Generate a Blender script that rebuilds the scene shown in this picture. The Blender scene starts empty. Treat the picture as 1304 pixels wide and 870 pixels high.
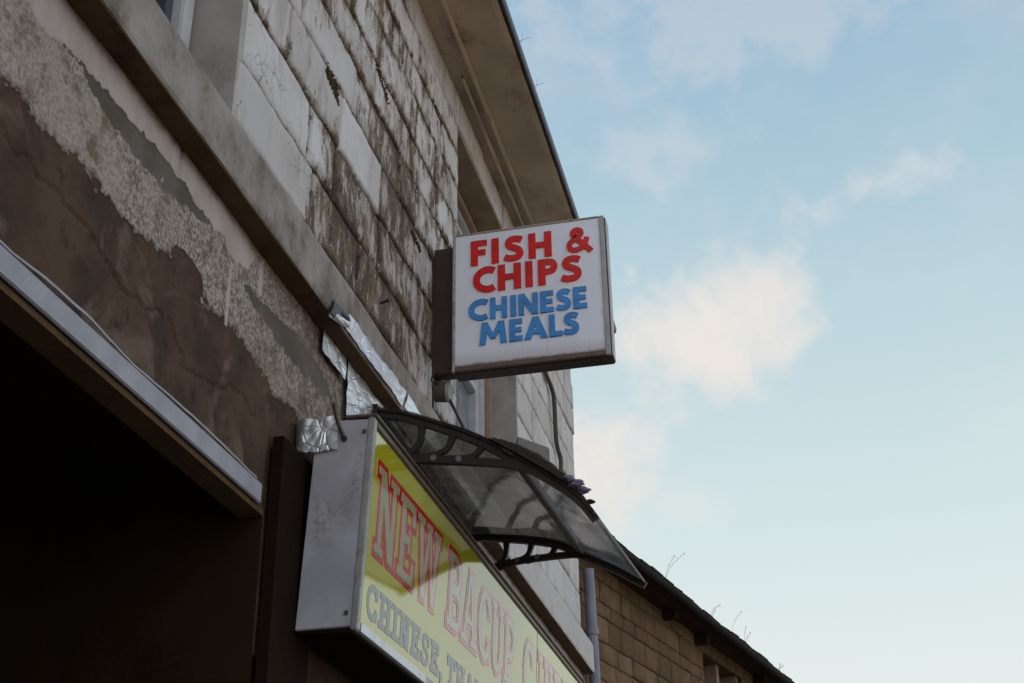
import bpy, bmesh, math, random
from math import radians as RAD, sin, cos, pi
from mathutils import Vector, Matrix, noise

S = bpy.context.scene
COL = S.collection
# ------------------------------------------------------------------ camera
cam_d = bpy.data.cameras.new("camera"); cam = bpy.data.objects.new("camera", cam_d); COL.objects.link(cam)
yaw, pit, rol = RAD(12.4635), RAD(27.6903), RAD(-0.96993)
fw = Vector((-sin(yaw)*cos(pit), cos(yaw)*cos(pit), sin(pit)))
rt = Vector((cos(yaw), sin(yaw), 0)); up = rt.cross(fw)
r2 = rt*cos(rol)+up*sin(rol); u2 = -rt*sin(rol)+up*cos(rol)
m = Matrix((r2, u2, -fw)).transposed().to_4x4(); m.translation = (1.6, 0, 1.6)
cam.matrix_world = m
cam_d.sensor_width = 36; cam_d.lens = 1674.14/1304*36; cam_d.clip_start = .05; cam_d.clip_end = 3000
S.camera = cam
# ------------------------------------------------------------------ sky, sun, exposure
SUN_EL, SUN_AZ = RAD(38), RAD(-97)          # azimuth measured from +Y towards +X: behind the painted building
W = bpy.data.worlds.new("World"); S.world = W; W.use_nodes = True
nt = W.node_tree; N = nt.nodes; L = nt.links; N.clear()
def wn(t, **k):
    n = N.new(t)
    for a, b in k.items(): setattr(n, a, b)
    return n
out = wn('ShaderNodeOutputWorld'); bg = wn('ShaderNodeBackground'); bg.inputs[1].default_value = .12
sky = wn('ShaderNodeTexSky', sky_type='NISHITA', sun_disc=False)
sky.sun_elevation = SUN_EL; sky.sun_rotation = SUN_AZ
sky.air_density = 1.0; sky.dust_density = 3.2; sky.ozone_density = 1.6; sky.altitude = 100
tc = wn('ShaderNodeTexCoord')
def vmath(op, a, b=None):
    n = wn('ShaderNodeVectorMath', operation=op)
    for i, v in enumerate((a, b)):
        if v is None: continue
        if hasattr(v, 'links'): L.new(v, n.inputs[i])
        else: n.inputs[i].default_value = v
    return n
def fmath(op, a, b=None, c=None, clamp=False):
    n = wn('ShaderNodeMath', operation=op, use_clamp=clamp)
    for i, v in enumerate((a, b, c)):
        if v is None: continue
        if hasattr(v, 'links'): L.new(v, n.inputs[i])
        else: n.inputs[i].default_value = v
    return n.outputs[0]
dirn = vmath('NORMALIZE', tc.outputs['Generated']).outputs[0]
nz1 = wn('ShaderNodeTexNoise'); nz1.inputs['Scale'].default_value = 9; nz1.inputs['Detail'].default_value = 9; nz1.inputs['Roughness'].default_value = .55
L.new(dirn, nz1.inputs['Vector'])
nz2 = wn('ShaderNodeTexNoise'); nz2.inputs['Scale'].default_value = 4.2; nz2.inputs['Detail'].default_value = 8; nz2.inputs['Roughness'].default_value = .6
mp = wn('ShaderNodeMapping'); mp.inputs['Location'].default_value = (3.1, .4, 1.7); mp.inputs['Scale'].default_value = (1, 1, 1.9)
L.new(dirn, mp.inputs['Vector']); L.new(mp.outputs[0], nz2.inputs['Vector'])
nz3 = wn('ShaderNodeTexNoise'); nz3.inputs['Scale'].default_value = 26; nz3.inputs['Detail'].default_value = 9; nz3.inputs['Roughness'].default_value = .6; nz3.inputs['Distortion'].default_value = .5
L.new(dirn, nz3.inputs['Vector'])
total = None
# the cumulus puffs and thin veils, each a direction in the sky, a size and an opacity
for c, s, amp, dens in (((-.055, .890, .455), (.075, .30, .050), .50, .95), ((-.010, .882, .468), (.065, .30, .046), .6, .8),
                        ((-.150, .921, .366), (.072, .3, .062), .45, 1.0), ((-.075, .935, .345), (.035, .3, .022), .5, .3),
                        ((.080, .838, .541), (.055, .30, .024), 1.0, .5), ((.01, .76, .645), (.10, .30, .036), 1.4, .25),
                        ((-.13, .75, .65), (.07, .30, .045), 1.3, .24), ((-.05, .80, .585), (.10, .30, .024), 1.1, .26),
                        ((.56, .72, .40), (.16, .30, .09), .8, .8), ((.85, .30, .40), (.30, .35, .22), .8, .9), ((.35, -.75, .5), (.55, .5, .30), .9, .95), ((.75, -.35, .5), (.40, .40, .30), .9, .9), ((-.05, -.8, .6), (.4, .4, .25), .9, .9)):  # closing entries are unseen banks, enlarged to light the foreground
    d = vmath('SUBTRACT', dirn, c).outputs[0]
    d = vmath('DIVIDE', d, s).outputs[0]
    ln = vmath('LENGTH', d).outputs['Value']
    q = fmath('SUBTRACT', 1.0, ln)
    q = fmath('ADD', q, fmath('MULTIPLY', fmath('SUBTRACT', nz3.outputs[0], .5), 1.5+amp))
    q = fmath('ADD', q, fmath('MULTIPLY', fmath('SUBTRACT', nz1.outputs[0], .5), amp*4.2))
    mr = wn('ShaderNodeMapRange', interpolation_type='SMOOTHSTEP'); L.new(q, mr.inputs[0])
    mr.inputs[1].default_value = -.25; mr.inputs[2].default_value = 1.0; mr.inputs[4].default_value = dens
    total = mr.outputs[0] if total is None else fmath('MAXIMUM', total, mr.outputs[0])
veil = wn('ShaderNodeMapRange', interpolation_type='SMOOTHSTEP'); L.new(nz2.outputs[0], veil.inputs[0])
veil.inputs[1].default_value = .45; veil.inputs[2].default_value = .78; veil.inputs[4].default_value = .26
total = fmath('MAXIMUM', total, veil.outputs[0])
mix = wn('ShaderNodeMix', data_type='RGBA'); L.new(total, mix.inputs[0])
# thin high haze whitens the whole sky a little
# unseen cloud banks opposite and behind the camera, brightened to light the foreground
sepd = wn('ShaderNodeSeparateXYZ'); L.new(dirn, sepd.inputs[0])
front = wn('ShaderNodeMapRange', interpolation_type='SMOOTHSTEP'); L.new(fmath('SUBTRACT', fmath('MULTIPLY', sepd.outputs[0], .6), sepd.outputs[1]), front.inputs[0])
front.inputs[1].default_value = -.55; front.inputs[2].default_value = .15
ccol = wn('ShaderNodeMix', data_type='RGBA'); L.new(front.outputs[0], ccol.inputs[0]); ccol.inputs[6].default_value = (5.0, 4.7, 4.45, 1); ccol.inputs[7].default_value = (8.4, 8.2, 8.4, 1)
mixh = wn('ShaderNodeMix', data_type='RGBA'); mixh.inputs[0].default_value = .84
sxyz = wn('ShaderNodeSeparateXYZ'); L.new(dirn, sxyz.inputs[0])
hz = wn('ShaderNodeValToRGB'); L.new(sxyz.outputs[2], hz.inputs[0]); e = hz.color_ramp.elements
e[0].position = .10; e[0].color = (5.15, 5.3, 5.05, 1); e[1].position = .72; e[1].color = (2.0, 3.0, 4.0, 1)
for pos, col in ((.22, (5.05, 5.4, 5.15, 1)), (.34, (4.3, 5.0, 4.9, 1)), (.47, (3.35, 4.35, 4.55, 1)), (.60, (2.4, 3.5, 4.2, 1))):
    q = hz.color_ramp.elements.new(pos); q.color = col
L.new(hz.outputs[0], mixh.inputs[7]); L.new(sky.outputs[0], mixh.inputs[6])
L.new(mixh.outputs[2], mix.inputs[6]); L.new(ccol.outputs[2], mix.inputs[7])
L.new(mix.outputs[2], bg.inputs[0]); L.new(bg.outputs[0], out.inputs[0])
sd = bpy.data.lights.new("sun", 'SUN'); sd.energy = 3.8; sd.angle = RAD(.5); sd.color = (1, .86, .7)
sun = bpy.data.objects.new("sun", sd); COL.objects.link(sun)
sv = Vector((sin(SUN_AZ)*cos(SUN_EL), cos(SUN_AZ)*cos(SUN_EL), sin(SUN_EL)))
sun.rotation_euler = sv.to_track_quat('Z', 'Y').to_euler(); sun.location = sv*40
S.view_settings.view_transform = 'Standard'; S.view_settings.look = 'None'; S.view_settings.gamma = 1
S.view_settings.exposure = 0.5
S.render.engine = 'CYCLES'; S.cycles.max_bounces = 8; S.cycles.transparent_max_bounces = 12

# ------------------------------------------------------------------ materials
def mat(name):
    m = bpy.data.materials.new(name); m.use_nodes = True
    return m, m.node_tree, m.node_tree.nodes['Principled BSDF']
class G:
    """small helper for node graphs"""
    def __init__(s, nt): s.nt = nt
    def n(s, t, **k):
        q = s.nt.nodes.new(t)
        for a, b in k.items(): setattr(q, a, b)
        return q
    def set(s, i, v):
        if hasattr(v, 'links'): s.nt.links.new(v, i)
        else: i.default_value = v
    def coord(s): return s.n('ShaderNodeTexCoord').outputs['Object']
    def noise(s, sc=5, det=6, rough=.55, vec=None, scale=(1, 1, 1), dist=0, loc=(0, 0, 0)):
        mp = s.n('ShaderNodeMapping'); mp.inputs['Scale'].default_value = scale; mp.inputs['Location'].default_value = loc
        s.set(mp.inputs['Vector'], vec or s.coord())
        q = s.n('ShaderNodeTexNoise'); q.inputs['Scale'].default_value = sc; q.inputs['Detail'].default_value = det
        q.inputs['Roughness'].default_value = rough; q.inputs['Distortion'].default_value = dist
        s.set(q.inputs['Vector'], mp.outputs[0]); return q.outputs[0]
    def m(s, op, a, b=0, clamp=False):
        q = s.n('ShaderNodeMath', operation=op, use_clamp=clamp); s.set(q.inputs[0], a); s.set(q.inputs[1], b); return q.outputs[0]
    def ramp(s, v, lo, hi, a=0., b=1.):
        q = s.n('ShaderNodeMapRange', interpolation_type='SMOOTHSTEP'); s.set(q.inputs[0], v)
        q.inputs[1].default_value = lo; q.inputs[2].default_value = hi; q.inputs[3].default_value = a; q.inputs[4].default_value = b
        return q.outputs[0]
    def mix(s, f, a, b):
        q = s.n('ShaderNodeMix', data_type='RGBA'); s.set(q.inputs[0], f)
        for i, v in ((6, a), (7, b)):
            if hasattr(v, 'links'): s.set(q.inputs[i], v)
            else: q.inputs[i].default_value = (*v, 1)
        return q.outputs[2]
    def attr(s, name): return s.n('ShaderNodeAttribute', attribute_name=name)
    def bump(s, h, st=.5, d=.01, nrm=None):
        q = s.n('ShaderNodeBump'); q.inputs['Strength'].default_value = st; q.inputs['Distance'].default_value = d
        s.set(q.inputs['Height'], h)
        if nrm: s.set(q.inputs['Normal'], nrm)
        return q.outputs[0]
def finish(p, g, col=None, rough=None, nrm=None):
    if col is not None: g.set(p.inputs['Base Color'], col)
    if rough is not None: g.set(p.inputs['Roughness'], rough)
    if nrm is not None: g.set(p.inputs['Normal'], nrm)

def grimy(name, base, dirt, amount=.5, sc=6, rough=.6, metal=0, streak=(3, 3, .7), bump=.15, spec=.5, fine=80):
    """a painted or bare surface with streaks and speckled dirt"""
    M, t, p = mat(name); g = G(t)
    a = g.noise(sc, 8, .6, scale=streak); b = g.noise(fine, 4, .6)
    f = g.ramp(g.m('ADD', g.m('MULTIPLY', a, .75), g.m('MULTIPLY', b, .25)), .62-.22*amount, .80-.14*amount, 0, min(1, .35+amount))
    v = g.noise(1.3*sc, 3, .5)
    c = g.mix(g.ramp(v, .3, .7), base, tuple(x*.8 for x in base))
    c = g.mix(f, c, dirt)
    finish(p, g, c, g.ramp(b, .3, .7, rough-.1, min(1, rough+.1)), g.bump(g.m('ADD', b, a), bump, .003))
    p.inputs['Metallic'].default_value = metal; p.inputs['Specular IOR Level'].default_value = spec
    return M

def painted_stone():
    M, t, p = mat('painted_stone'); g = G(t)
    wear = g.attr('wear').outputs['Fac']; edge = g.attr('edge').outputs['Fac']; tint = g.attr('tint').outputs['Fac']
    st = g.noise(7, 9, .62, scale=(1, 1.5, .42)); fi = g.noise(38, 7, .7, scale=(1, 1, .45)); sp = g.noise(120, 3, .6)
    big = g.noise(3.1, 6, .6, loc=(0, 5, 2))
    k = g.m('ADD', g.m('MULTIPLY', st, 1.05), g.m('MULTIPLY', fi, .60))
    k = g.m('SUBTRACT', k, .16)
    k = g.m('ADD', k, g.m('MULTIPLY', sp, .12))
    k = g.m('ADD', k, wear)
    k = g.m('ADD', k, g.m('MULTIPLY', g.m('MULTIPLY', edge, .42), g.ramp(g.noise(2.6, 5, .6, loc=(8, 3, 1)), .40, .66)))
    k = g.m('ADD', k, g.m('MULTIPLY', g.m('SUBTRACT', big, .5), .38))
    c = g.mix(g.ramp(tint, 0, 1), (.52, .50, .525), (.63, .62, .665))
    c = g.mix(g.ramp(big, .4, .75, 0, .5), c, (.42, .375, .32))
    stn = g.noise(4.5, 8, .65, scale=(1, 1.4, .35), loc=(9, 2, 6)); c = g.mix(g.ramp(stn, .48, .68, 0, .55), c, (.30, .275, .25))
    vo = g.n('ShaderNodeTexVoronoi', feature='DISTANCE_TO_EDGE'); vo.inputs['Scale'].default_value = 5.5
    wob = g.n('ShaderNodeVectorMath', operation='ADD'); nv = g.n('ShaderNodeTexNoise'); nv.inputs['Scale'].default_value = 6; nv.inputs['Detail'].default_value = 6; g.set(nv.inputs['Vector'], g.coord())
    sc_v = g.n('ShaderNodeVectorMath', operation='SCALE'); sc_v.inputs['Scale'].default_value = .35; g.set(sc_v.inputs[0], nv.outputs['Color']); g.set(wob.inputs[0], g.coord()); g.set(wob.inputs[1], sc_v.outputs[0]); g.set(vo.inputs['Vector'], wob.outputs[0])
    crk = g.m('MULTIPLY', g.ramp(vo.outputs[0], .004, .016, 1, 0), g.ramp(g.noise(2.3, 4, .5, loc=(4, 4, 9)), .50, .56)); c = g.mix(g.m('MULTIPLY', crk, .75), c, (.10, .08, .06))
    c = g.mix(g.ramp(k, .72, .94, 0, .6), c, (.30, .25, .20))                       # worn, greyed paint
    mid = g.noise(17, 8, .68, scale=(1, 1.2, .5), loc=(2, 9, 4))
    flk = g.ramp(g.m('ADD', k, g.m('ADD', g.m('MULTIPLY', g.m('SUBTRACT', sp, .5), .55), g.m('MULTIPLY', g.m('SUBTRACT', mid, .5), 1.35))), .92, 1.0)  # paint gone: bare stone
    stone = g.mix(g.ramp(fi, .40, .60), (.042, .027, .018), (.25, .18, .125)); stone = g.mix(g.ramp(sp, .55, .68, 0, .8), stone, (.30, .275, .26))
    grn = g.ramp(g.noise(5, 5, .6, loc=(3, 3, 3)), .56, .70, 0, .6)
    stone = g.mix(grn, stone, (.10, .088, .030))
    c = g.mix(flk, c, stone)
    blk = g.ramp(g.m('ADD', k, g.m('MULTIPLY', g.m('SUBTRACT', fi, .5), .8)), 1.10, 1.28, 0, .7)
    c = g.mix(blk, c, (.034, .024, .017))
    h = g.m('SUBTRACT', g.m('MULTIPLY', fi, .6), g.m('MULTIPLY', flk, .8))
    finish(p, g, c, g.ramp(flk, 0, 1, .62, .92), g.bump(g.m('ADD', h, g.m('MULTIPLY', sp, .25)), .75, .007))
    p.inputs['Specular IOR Level'].default_value = .3
    return M

def mortar(name, a, b):
    M, t, p = mat(name); g = G(t)
    n = g.noise(45, 6, .7); finish(p, g, g.mix(g.ramp(n, .3, .7), a, b), .95, g.bump(n, .8, .008)); return M

def stucco():
    """peeling layers over the shop passage: smooth paint, rough-cast, grey patch repair, bare brown render"""
    M, t, p = mat('peeling_render'); g = G(t)
    at = g.attr('layer').outputs['Color']; sep = g.n('ShaderNodeSeparateColor'); g.set(sep.inputs[0], at)
    smooth, rough, patch = sep.outputs[0], sep.outputs[1], sep.outputs[2]
    n1 = g.noise(5, 8, .6); n2 = g.noise(85, 6, .72); n3 = g.noise(190, 3, .6); sk = g.noise(9, 6, .6, scale=(1, 1, .35)); n0 = g.noise(1.6, 4, .6)
    dark = g.mix(g.ramp(n1, .35, .68), (.049, .028, .016), (.090, .054, .033))
    dark = g.mix(g.ramp(g.noise(3.4, 7, .6, loc=(1, 2, 3), dist=.6), .54, .64, 0, .8), dark, (.155, .105, .08))
    dark = g.mix(g.ramp(g.noise(13, 6, .65, loc=(5, 1, 0)), .54, .68, 0, .75), dark, (.026, .016, .010))
    rc = g.mix(g.ramp(n2, .40, .60), (.17, .13, .105), (.51, .45, .43))
    rc = g.mix(g.ramp(n0, .45, .62, 0, .6), rc, (.44, .385, .35)); rc = g.mix(g.ramp(g.noise(11, 7, .7, loc=(4, 4, 1)), .50, .66, 0, .85), rc, (.16, .11, .065))
    rc = g.mix(g.ramp(n3, .62, .72, 0, .8), rc, (.07, .055, .04))
    co0 = g.coord(); s0 = g.n('ShaderNodeSeparateXYZ'); g.set(s0.inputs[0], co0)
    rc = g.mix(g.m('MULTIPLY', g.ramp(rough, .50, .98, .85, 0), g.ramp(g.noise(30, 6, .7, loc=(2, 2, 5)), .35, .55)), rc, (.13, .085, .055))
    far_ = g.ramp(g.m('ADD', s0.outputs[1], g.m('MULTIPLY', n1, 1.6)), 3.9, 4.9, 0, .72); far_ = g.m('MULTIPLY', far_, g.ramp(g.noise(26, 7, .7), .38, .58))
    rc = g.mix(far_, rc, (.115, .08, .05))                                          # damp brown staining towards the fascia
    sm = g.mix(g.ramp(sk, .40, .72, 0, .8), (.56, .50, .50), (.43, .37, .35))
    sm = g.mix(g.ramp(g.m('ADD', g.m('MULTIPLY', n1, .6), g.m('MULTIPLY', n2, .4)), .60, .72, 0, .5), sm, (.16, .12, .085))
    pt = g.mix(g.ramp(n1, .4, .65), (.115, .098, .085), (.165, .145, .132))
    pt = g.mix(g.ramp(g.noise(8, 5, .6, loc=(7, 1, 1)), .55, .7, 0, .6), pt, (.075, .08, .035))
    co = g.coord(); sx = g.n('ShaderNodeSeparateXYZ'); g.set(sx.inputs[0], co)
    ledge_stain_shade = g.m('ADD', sx.outputs[2], g.m('MULTIPLY', g.m('SUBTRACT', g.noise(7, 6, .6), .5), .09))
    sm = g.mix(g.ramp(ledge_stain_shade, 3.835, 3.885, 0, .85), sm, (.12, .075, .042))            # brown stain painted under the ledge, also standing in for its soft shade
    w = g.m('MULTIPLY', g.m('SUBTRACT', n2, .5), .55)
    def cut(v): return g.ramp(g.m('ADD', v, w), .42, .58)
    c = g.mix(cut(rough), dark, rc); c = g.mix(cut(patch), c, pt); c = g.mix(cut(smooth), c, sm)
    hr = g.m('MULTIPLY', cut(rough), n2)
    h = g.m('ADD', g.m('MULTIPLY', hr, 1.2), g.m('ADD', g.m('MULTIPLY', n1, .5), g.m('MULTIPLY', n3, .12)))
    finish(p, g, c, .85, g.bump(h, .8, .009)); p.inputs['Specular IOR Level'].default_value = .25
    return M

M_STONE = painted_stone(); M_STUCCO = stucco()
M_MORT = mortar('old_mortar', (.022, .016, .011), (.085, .062, .042))
M_BROWN_MORT = mortar('brown_mortar', (.09, .062, .038), (.14, .10, .065))
M_REVEAL = grimy('dirty_reveal_plaster', (.44, .42, .405), (.20, .17, .13), .5, 5, .8, streak=(1, 1, .6), bump=.4)
def band_paint():
    M, t, p = mat('sill_band_paint'); g = G(t)
    s_ = g.n('ShaderNodeSeparateXYZ'); g.set(s_.inputs[0], g.coord())
    a = g.noise(4.5, 9, .65, scale=(1, 1.2, .8)); b = g.noise(60, 5, .6); d = g.noise(14, 7, .7)
    white = g.ramp(g.m('ADD', s_.outputs[1], g.m('MULTIPLY', a, 1.2)), 5.6, 6.3)       # the far stretch still carries its white paint
    c = g.mix(g.ramp(a, .35, .65), (.33, .305, .30), (.21, .18, .16)); c = g.mix(white, c, (.56, .54, .55))
    st = g.ramp(g.m('ADD', g.m('MULTIPLY', a, .5), g.m('MULTIPLY', d, .5)), .50, .64, 0, .7); c = g.mix(g.m('MULTIPLY', st, g.ramp(white, 0, 1, 1, .35)), c, (.11, .08, .055))
    c = g.mix(g.ramp(b, .62, .75, 0, .6), c, (.10, .085, .07))
    finish(p, g, c, .8, g.bump(g.m('ADD', g.m('MULTIPLY', b, .4), d), .6, .005)); p.inputs['Specular IOR Level'].default_value = .25
    return M
M_BAND = band_paint()
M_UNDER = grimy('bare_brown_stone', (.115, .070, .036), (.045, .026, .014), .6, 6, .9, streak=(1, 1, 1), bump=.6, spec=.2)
M_WHITE = grimy('white_plaster', (.56, .55, .55), (.27, .24, .20), .4, 4, .7, streak=(1, 1, .5), bump=.3)
M_LINTEL = grimy('brown_lintel_stone', (.34, .245, .165), (.16, .11, .075), .5, 5, .85, streak=(1, 1, 1), bump=.4)
M_MOULD = grimy('cream_moulding', (.66, .55, .43), (.24, .17, .11), .45, 6, .8, streak=(1, 1, 1), bump=.3)
M_SOFFIT = grimy('stained_soffit', (.56, .45, .34), (.20, .14, .09), .5, 3.2, .85, streak=(1.6, 1, 1), bump=.4, spec=.2)
M_GUTTER = grimy('dark_blue_gutter', (.052, .058, .085), (.02, .018, .018), .5, 8, .45)
M_SLATE = grimy('roof_slate', (.017, .012, .011), (.010, .007, .006), .5, 8, .9, bump=.6, spec=.15)
M_EAVE = grimy('shaded_eaves_timber', (.045, .028, .018), (.02, .013, .009), .5, 8, .9, spec=.15)  # the shade under the eaves is put into this dark colour
M_DARKIN = grimy('dark_passage_wall', (.034, .019, .009), (.016, .009, .004), .6, 3, .95, streak=(1, 1, .5), bump=.4, spec=.1)  # near-black brown, used through the passage and behind the panes
M_TRIM = grimy('pale_metal_trim', (.34, .345, .40), (.15, .12, .10), .18, 9, .5)
M_FRAMEW = grimy('white_window_frame', (.58, .59, .63), (.3, .27, .24), .2, 8, .4)
M_FRAMEP = grimy('pinkish_bare_timber', (.36, .24, .19), (.2, .13, .09), .4, 12, .8)
M_CASE = grimy('grey_sign_case', (.46, .455, .52), (.16, .125, .10), .42, 7, .55, streak=(1, 1, .4))
M_ALU = grimy('weathered_aluminium', (.42, .42, .43), (.10, .075, .055), .5, 14, .45, metal=.5, streak=(1, 1, 1))
M_PALEFR = grimy('worn_pale_frame', (.44, .42, .42), (.10, .07, .05), .6, 20, .5, streak=(1, 1, .4))
M_BRASS = grimy('brown_stained_rail', (.16, .11, .085), (.07, .045, .03), .5, 14, .5, metal=.3)
M_BRACK = grimy('dark_brown_metal', (.040, .023, .016), (.02, .013, .01), .4, 8, .55)
M_PLAST = grimy('black_brown_plastic', (.018, .010, .007), (.035, .022, .014), .4, 9, .5, spec=.4)
M_CABLE = grimy('black_cable', (.012, .011, .011), (.03, .025, .02), .2, 9, .5)
M_GREYBOX = grimy('grey_box_plastic', (.16, .145, .135), (.07, .055, .045), .4, 8, .6)
M_PIPE = grimy('grey_plastic_pipe', (.22, .22, .30), (.13, .12, .13), .3, 4, .45, streak=(1, 1, .3))
M_PIPEB = grimy('rusty_brown_pipe', (.10, .075, .065), (.05, .03, .02), .5, 9, .8)
M_GRASS = grimy('dry_grass', (.20, .17, .11), (.1, .08, .05), .4, 30, .9)
M_LEAF = grimy('pale_purple_litter', (.20, .18, .30), (.07, .055, .07), .4, 40, .9, bump=.5)
M_MOSS = grimy('dark_moss_crust', (.022, .015, .011), (.035, .03, .018), .6, 30, 1, bump=1)
M_MOSSG = grimy('brown_green_moss', (.085, .055, .018), (.04, .028, .012), .5, 60, 1, bump=.8)
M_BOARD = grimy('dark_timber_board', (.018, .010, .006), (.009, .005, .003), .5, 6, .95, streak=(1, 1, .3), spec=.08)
M_JB = grimy('junction_plastic', (.085, .07, .06), (.03, .02, .015), .4, 20, .7)
M_JBW = grimy('junction_lid', (.30, .30, .33), (.1, .08, .06), .4, 20, .6)

def brown_stone():
    M, t, p = mat('brown_sandstone'); g = G(t)
    tint = g.attr('tint').outputs['Fac']; edge = g.attr('edge').outputs['Fac']
    a = g.noise(5, 8, .6); b = g.noise(50, 6, .7)
    c = g.mix(tint, (.125, .078, .043), (.215, .145, .085)); c = g.mix(g.ramp(a, .4, .7, 0, .6), c, (.09, .06, .038))
    c = g.mix(g.ramp(b, .55, .75, 0, .5), c, (.06, .045, .03)); c = g.mix(g.m('MULTIPLY', edge, .12), c, (.06, .045, .03))
    finish(p, g, c, .9, g.bump(g.m('ADD', a, b), .8, .01)); p.inputs['Specular IOR Level'].default_value = .2
    return M
M_BSTONE = brown_stone()

def panel_mat(name, col, rough=.04, speck=.4):
    M, t, p = mat(name); g = G(t)
    a = g.noise(9, 7, .6, scale=(1, 1.6, .25)); b = g.noise(140, 2, .6)
    c = g.mix(g.ramp(a, .50, .78, 0, speck), col, tuple(x*.55+.03 for x in col))
    finish(p, g, c, g.ramp(b, .3, .7, rough, rough+.06), g.bump(a, .05, .002))
    p.inputs['Specular IOR Level'].default_value = 1.0; p.inputs['IOR'].default_value = 1.95
    return M
M_YEL = panel_mat('yellow_sign_panel', (.44, .42, .014))
M_RED = panel_mat('red_print', (.52, .012, .020)); M_CREAM = panel_mat('cream_print', (.38, .37, .22)); M_INK = panel_mat('dark_blue_print', (.018, .030, .055))
M_FACE = None
def sign_face():
    M, t, p = mat('white_acrylic_face'); g = G(t)
    co = g.coord(); s = g.n('ShaderNodeSeparateXYZ'); g.set(s.inputs[0], co)
    n = g.noise(22, 7, .65); n2 = g.noise(5, 6, .6, scale=(1, 1, .5))
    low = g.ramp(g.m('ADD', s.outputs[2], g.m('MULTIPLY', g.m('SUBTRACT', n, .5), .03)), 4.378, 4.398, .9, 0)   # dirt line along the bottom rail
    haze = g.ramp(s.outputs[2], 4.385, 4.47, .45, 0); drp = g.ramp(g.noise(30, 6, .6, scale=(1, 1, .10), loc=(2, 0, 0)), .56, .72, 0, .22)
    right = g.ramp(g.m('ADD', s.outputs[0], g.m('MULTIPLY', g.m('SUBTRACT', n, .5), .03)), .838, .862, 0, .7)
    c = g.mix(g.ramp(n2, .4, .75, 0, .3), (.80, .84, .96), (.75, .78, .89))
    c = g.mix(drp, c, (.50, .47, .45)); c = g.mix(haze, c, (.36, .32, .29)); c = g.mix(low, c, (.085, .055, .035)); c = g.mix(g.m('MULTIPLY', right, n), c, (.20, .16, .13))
    finish(p, g, c, .32, g.bump(n, .04, .002)); return M
M_FACE = sign_face()
M_LRED = grimy('red_acrylic_letter', (.74, .020, .018), (.50, .014, .012), .2, 14, .4, bump=.03, spec=.35)
M_LBLUE = grimy('blue_acrylic_letter', (.070, .30, .74), (.05, .20, .50), .2, 14, .4, bump=.03, spec=.35)

def foil():
    M, t, p = mat('crumpled_foil'); g = G(t)
    n = g.noise(7, 3, .45, dist=.8); n2 = g.noise(38, 4, .5, scale=(1, .5, 1), dist=.4); v = g.n('ShaderNodeTexVoronoi', feature='DISTANCE_TO_EDGE')
    mp = g.n('ShaderNodeMapping'); mp.inputs['Scale'].default_value = (1, .45, 1); g.set(mp.inputs['Vector'], g.coord()); g.set(v.inputs['Vector'], mp.outputs[0]); v.inputs['Scale'].default_value = 20
    cr = g.ramp(v.outputs[0], 0, .10)
    c = g.mix(g.ramp(n, .4, .7), (.80, .84, .92), (.62, .64, .70)); c = g.mix(g.ramp(n2, .60, .75, 0, .4), c, (.25, .21, .17))
    h = g.m('ADD', g.m('MULTIPLY', cr, .5), g.m('ADD', g.m('MULTIPLY', n, .6), g.m('MULTIPLY', n2, .18)))
    finish(p, g, c, g.ramp(n, .3, .7, .28, .45), g.bump(h, .6, .006))
    p.inputs['Metallic'].default_value = .65; return M
M_FOIL = foil()
M_TAPE = foil(); M_TAPE.name = 'silver_tape'
def glass(name, tint, rough=.05):
    M, t, p = mat(name); g = G(t); n = g.noise(6, 4, .5)
    finish(p, g, g.mix(g.ramp(n, .3, .7), tint, tuple(x*.8 for x in tint)), rough, g.bump(n, .05, .004))
    p.inputs['Specular IOR Level'].default_value = 1.0; return M
M_GLASS = glass('window_glass', (.10, .115, .16)); M_GLASS2 = glass('net_curtained_glass', (.20, .225, .27))

def polycarb(name, tint, lo, hi, dirt, wt):
    M, t, p = mat(name); g = G(t)
    o = t.nodes['Material Output']
    n = g.noise(7, 8, .62, dist=.5, scale=(.6, 1, 1)); n2 = g.noise(34, 6, .6)
    tr = g.n('ShaderNodeBsdfTransparent'); tr.inputs[0].default_value = (*tint, 1)
    tl = g.n('ShaderNodeBsdfTranslucent'); g.set(tl.inputs[0], g.mix(g.ramp(n, .4, .6), tuple(x*.6 for x in dirt), dirt))
    df = g.n('ShaderNodeBsdfDiffuse'); g.set(df.inputs[0], g.mix(g.ramp(n2, .4, .65), tuple(x*.35 for x in dirt), dirt))
    gl = g.n('ShaderNodeBsdfGlossy'); gl.inputs['Roughness'].default_value = .06; gl.inputs[0].default_value = (.9, .9, .9, 1)
    g.set(gl.inputs['Normal'], g.bump(n, .12, .01))
    m1 = g.n('ShaderNodeMixShader'); g.set(m1.inputs[0], 1-wt); g.set(m1.inputs[1], tl.outputs[0]); g.set(m1.inputs[2], df.outputs[0])
    m2 = g.n('ShaderNodeMixShader'); g.set(m2.inputs[0], g.ramp(g.m('ADD', g.m('MULTIPLY', n, .7), g.m('MULTIPLY', n2, .3)), .40, .64, lo, hi)); g.set(m2.inputs[1], tr.outputs[0]); g.set(m2.inputs[2], m1.outputs[0])
    fr = g.n('ShaderNodeLayerWeight'); fr.inputs[0].default_value = .5; fv = g.m('ADD', g.m('MULTIPLY', g.m('POWER', fr.outputs['Facing'], 3.2), .80), .06)
    m3 = g.n('ShaderNodeMixShader'); g.set(m3.inputs[0], fv); g.set(m3.inputs[1], m2.outputs[0]); g.set(m3.inputs[2], gl.outputs[0])
    g.set(o.inputs[0], m3.outputs[0]); t.nodes.remove(p); return M
M_POLY = polycarb('dirty_smoked_polycarbonate', (.42, .40, .35), .28, .78, (.27, .235, .19), .4)
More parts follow.
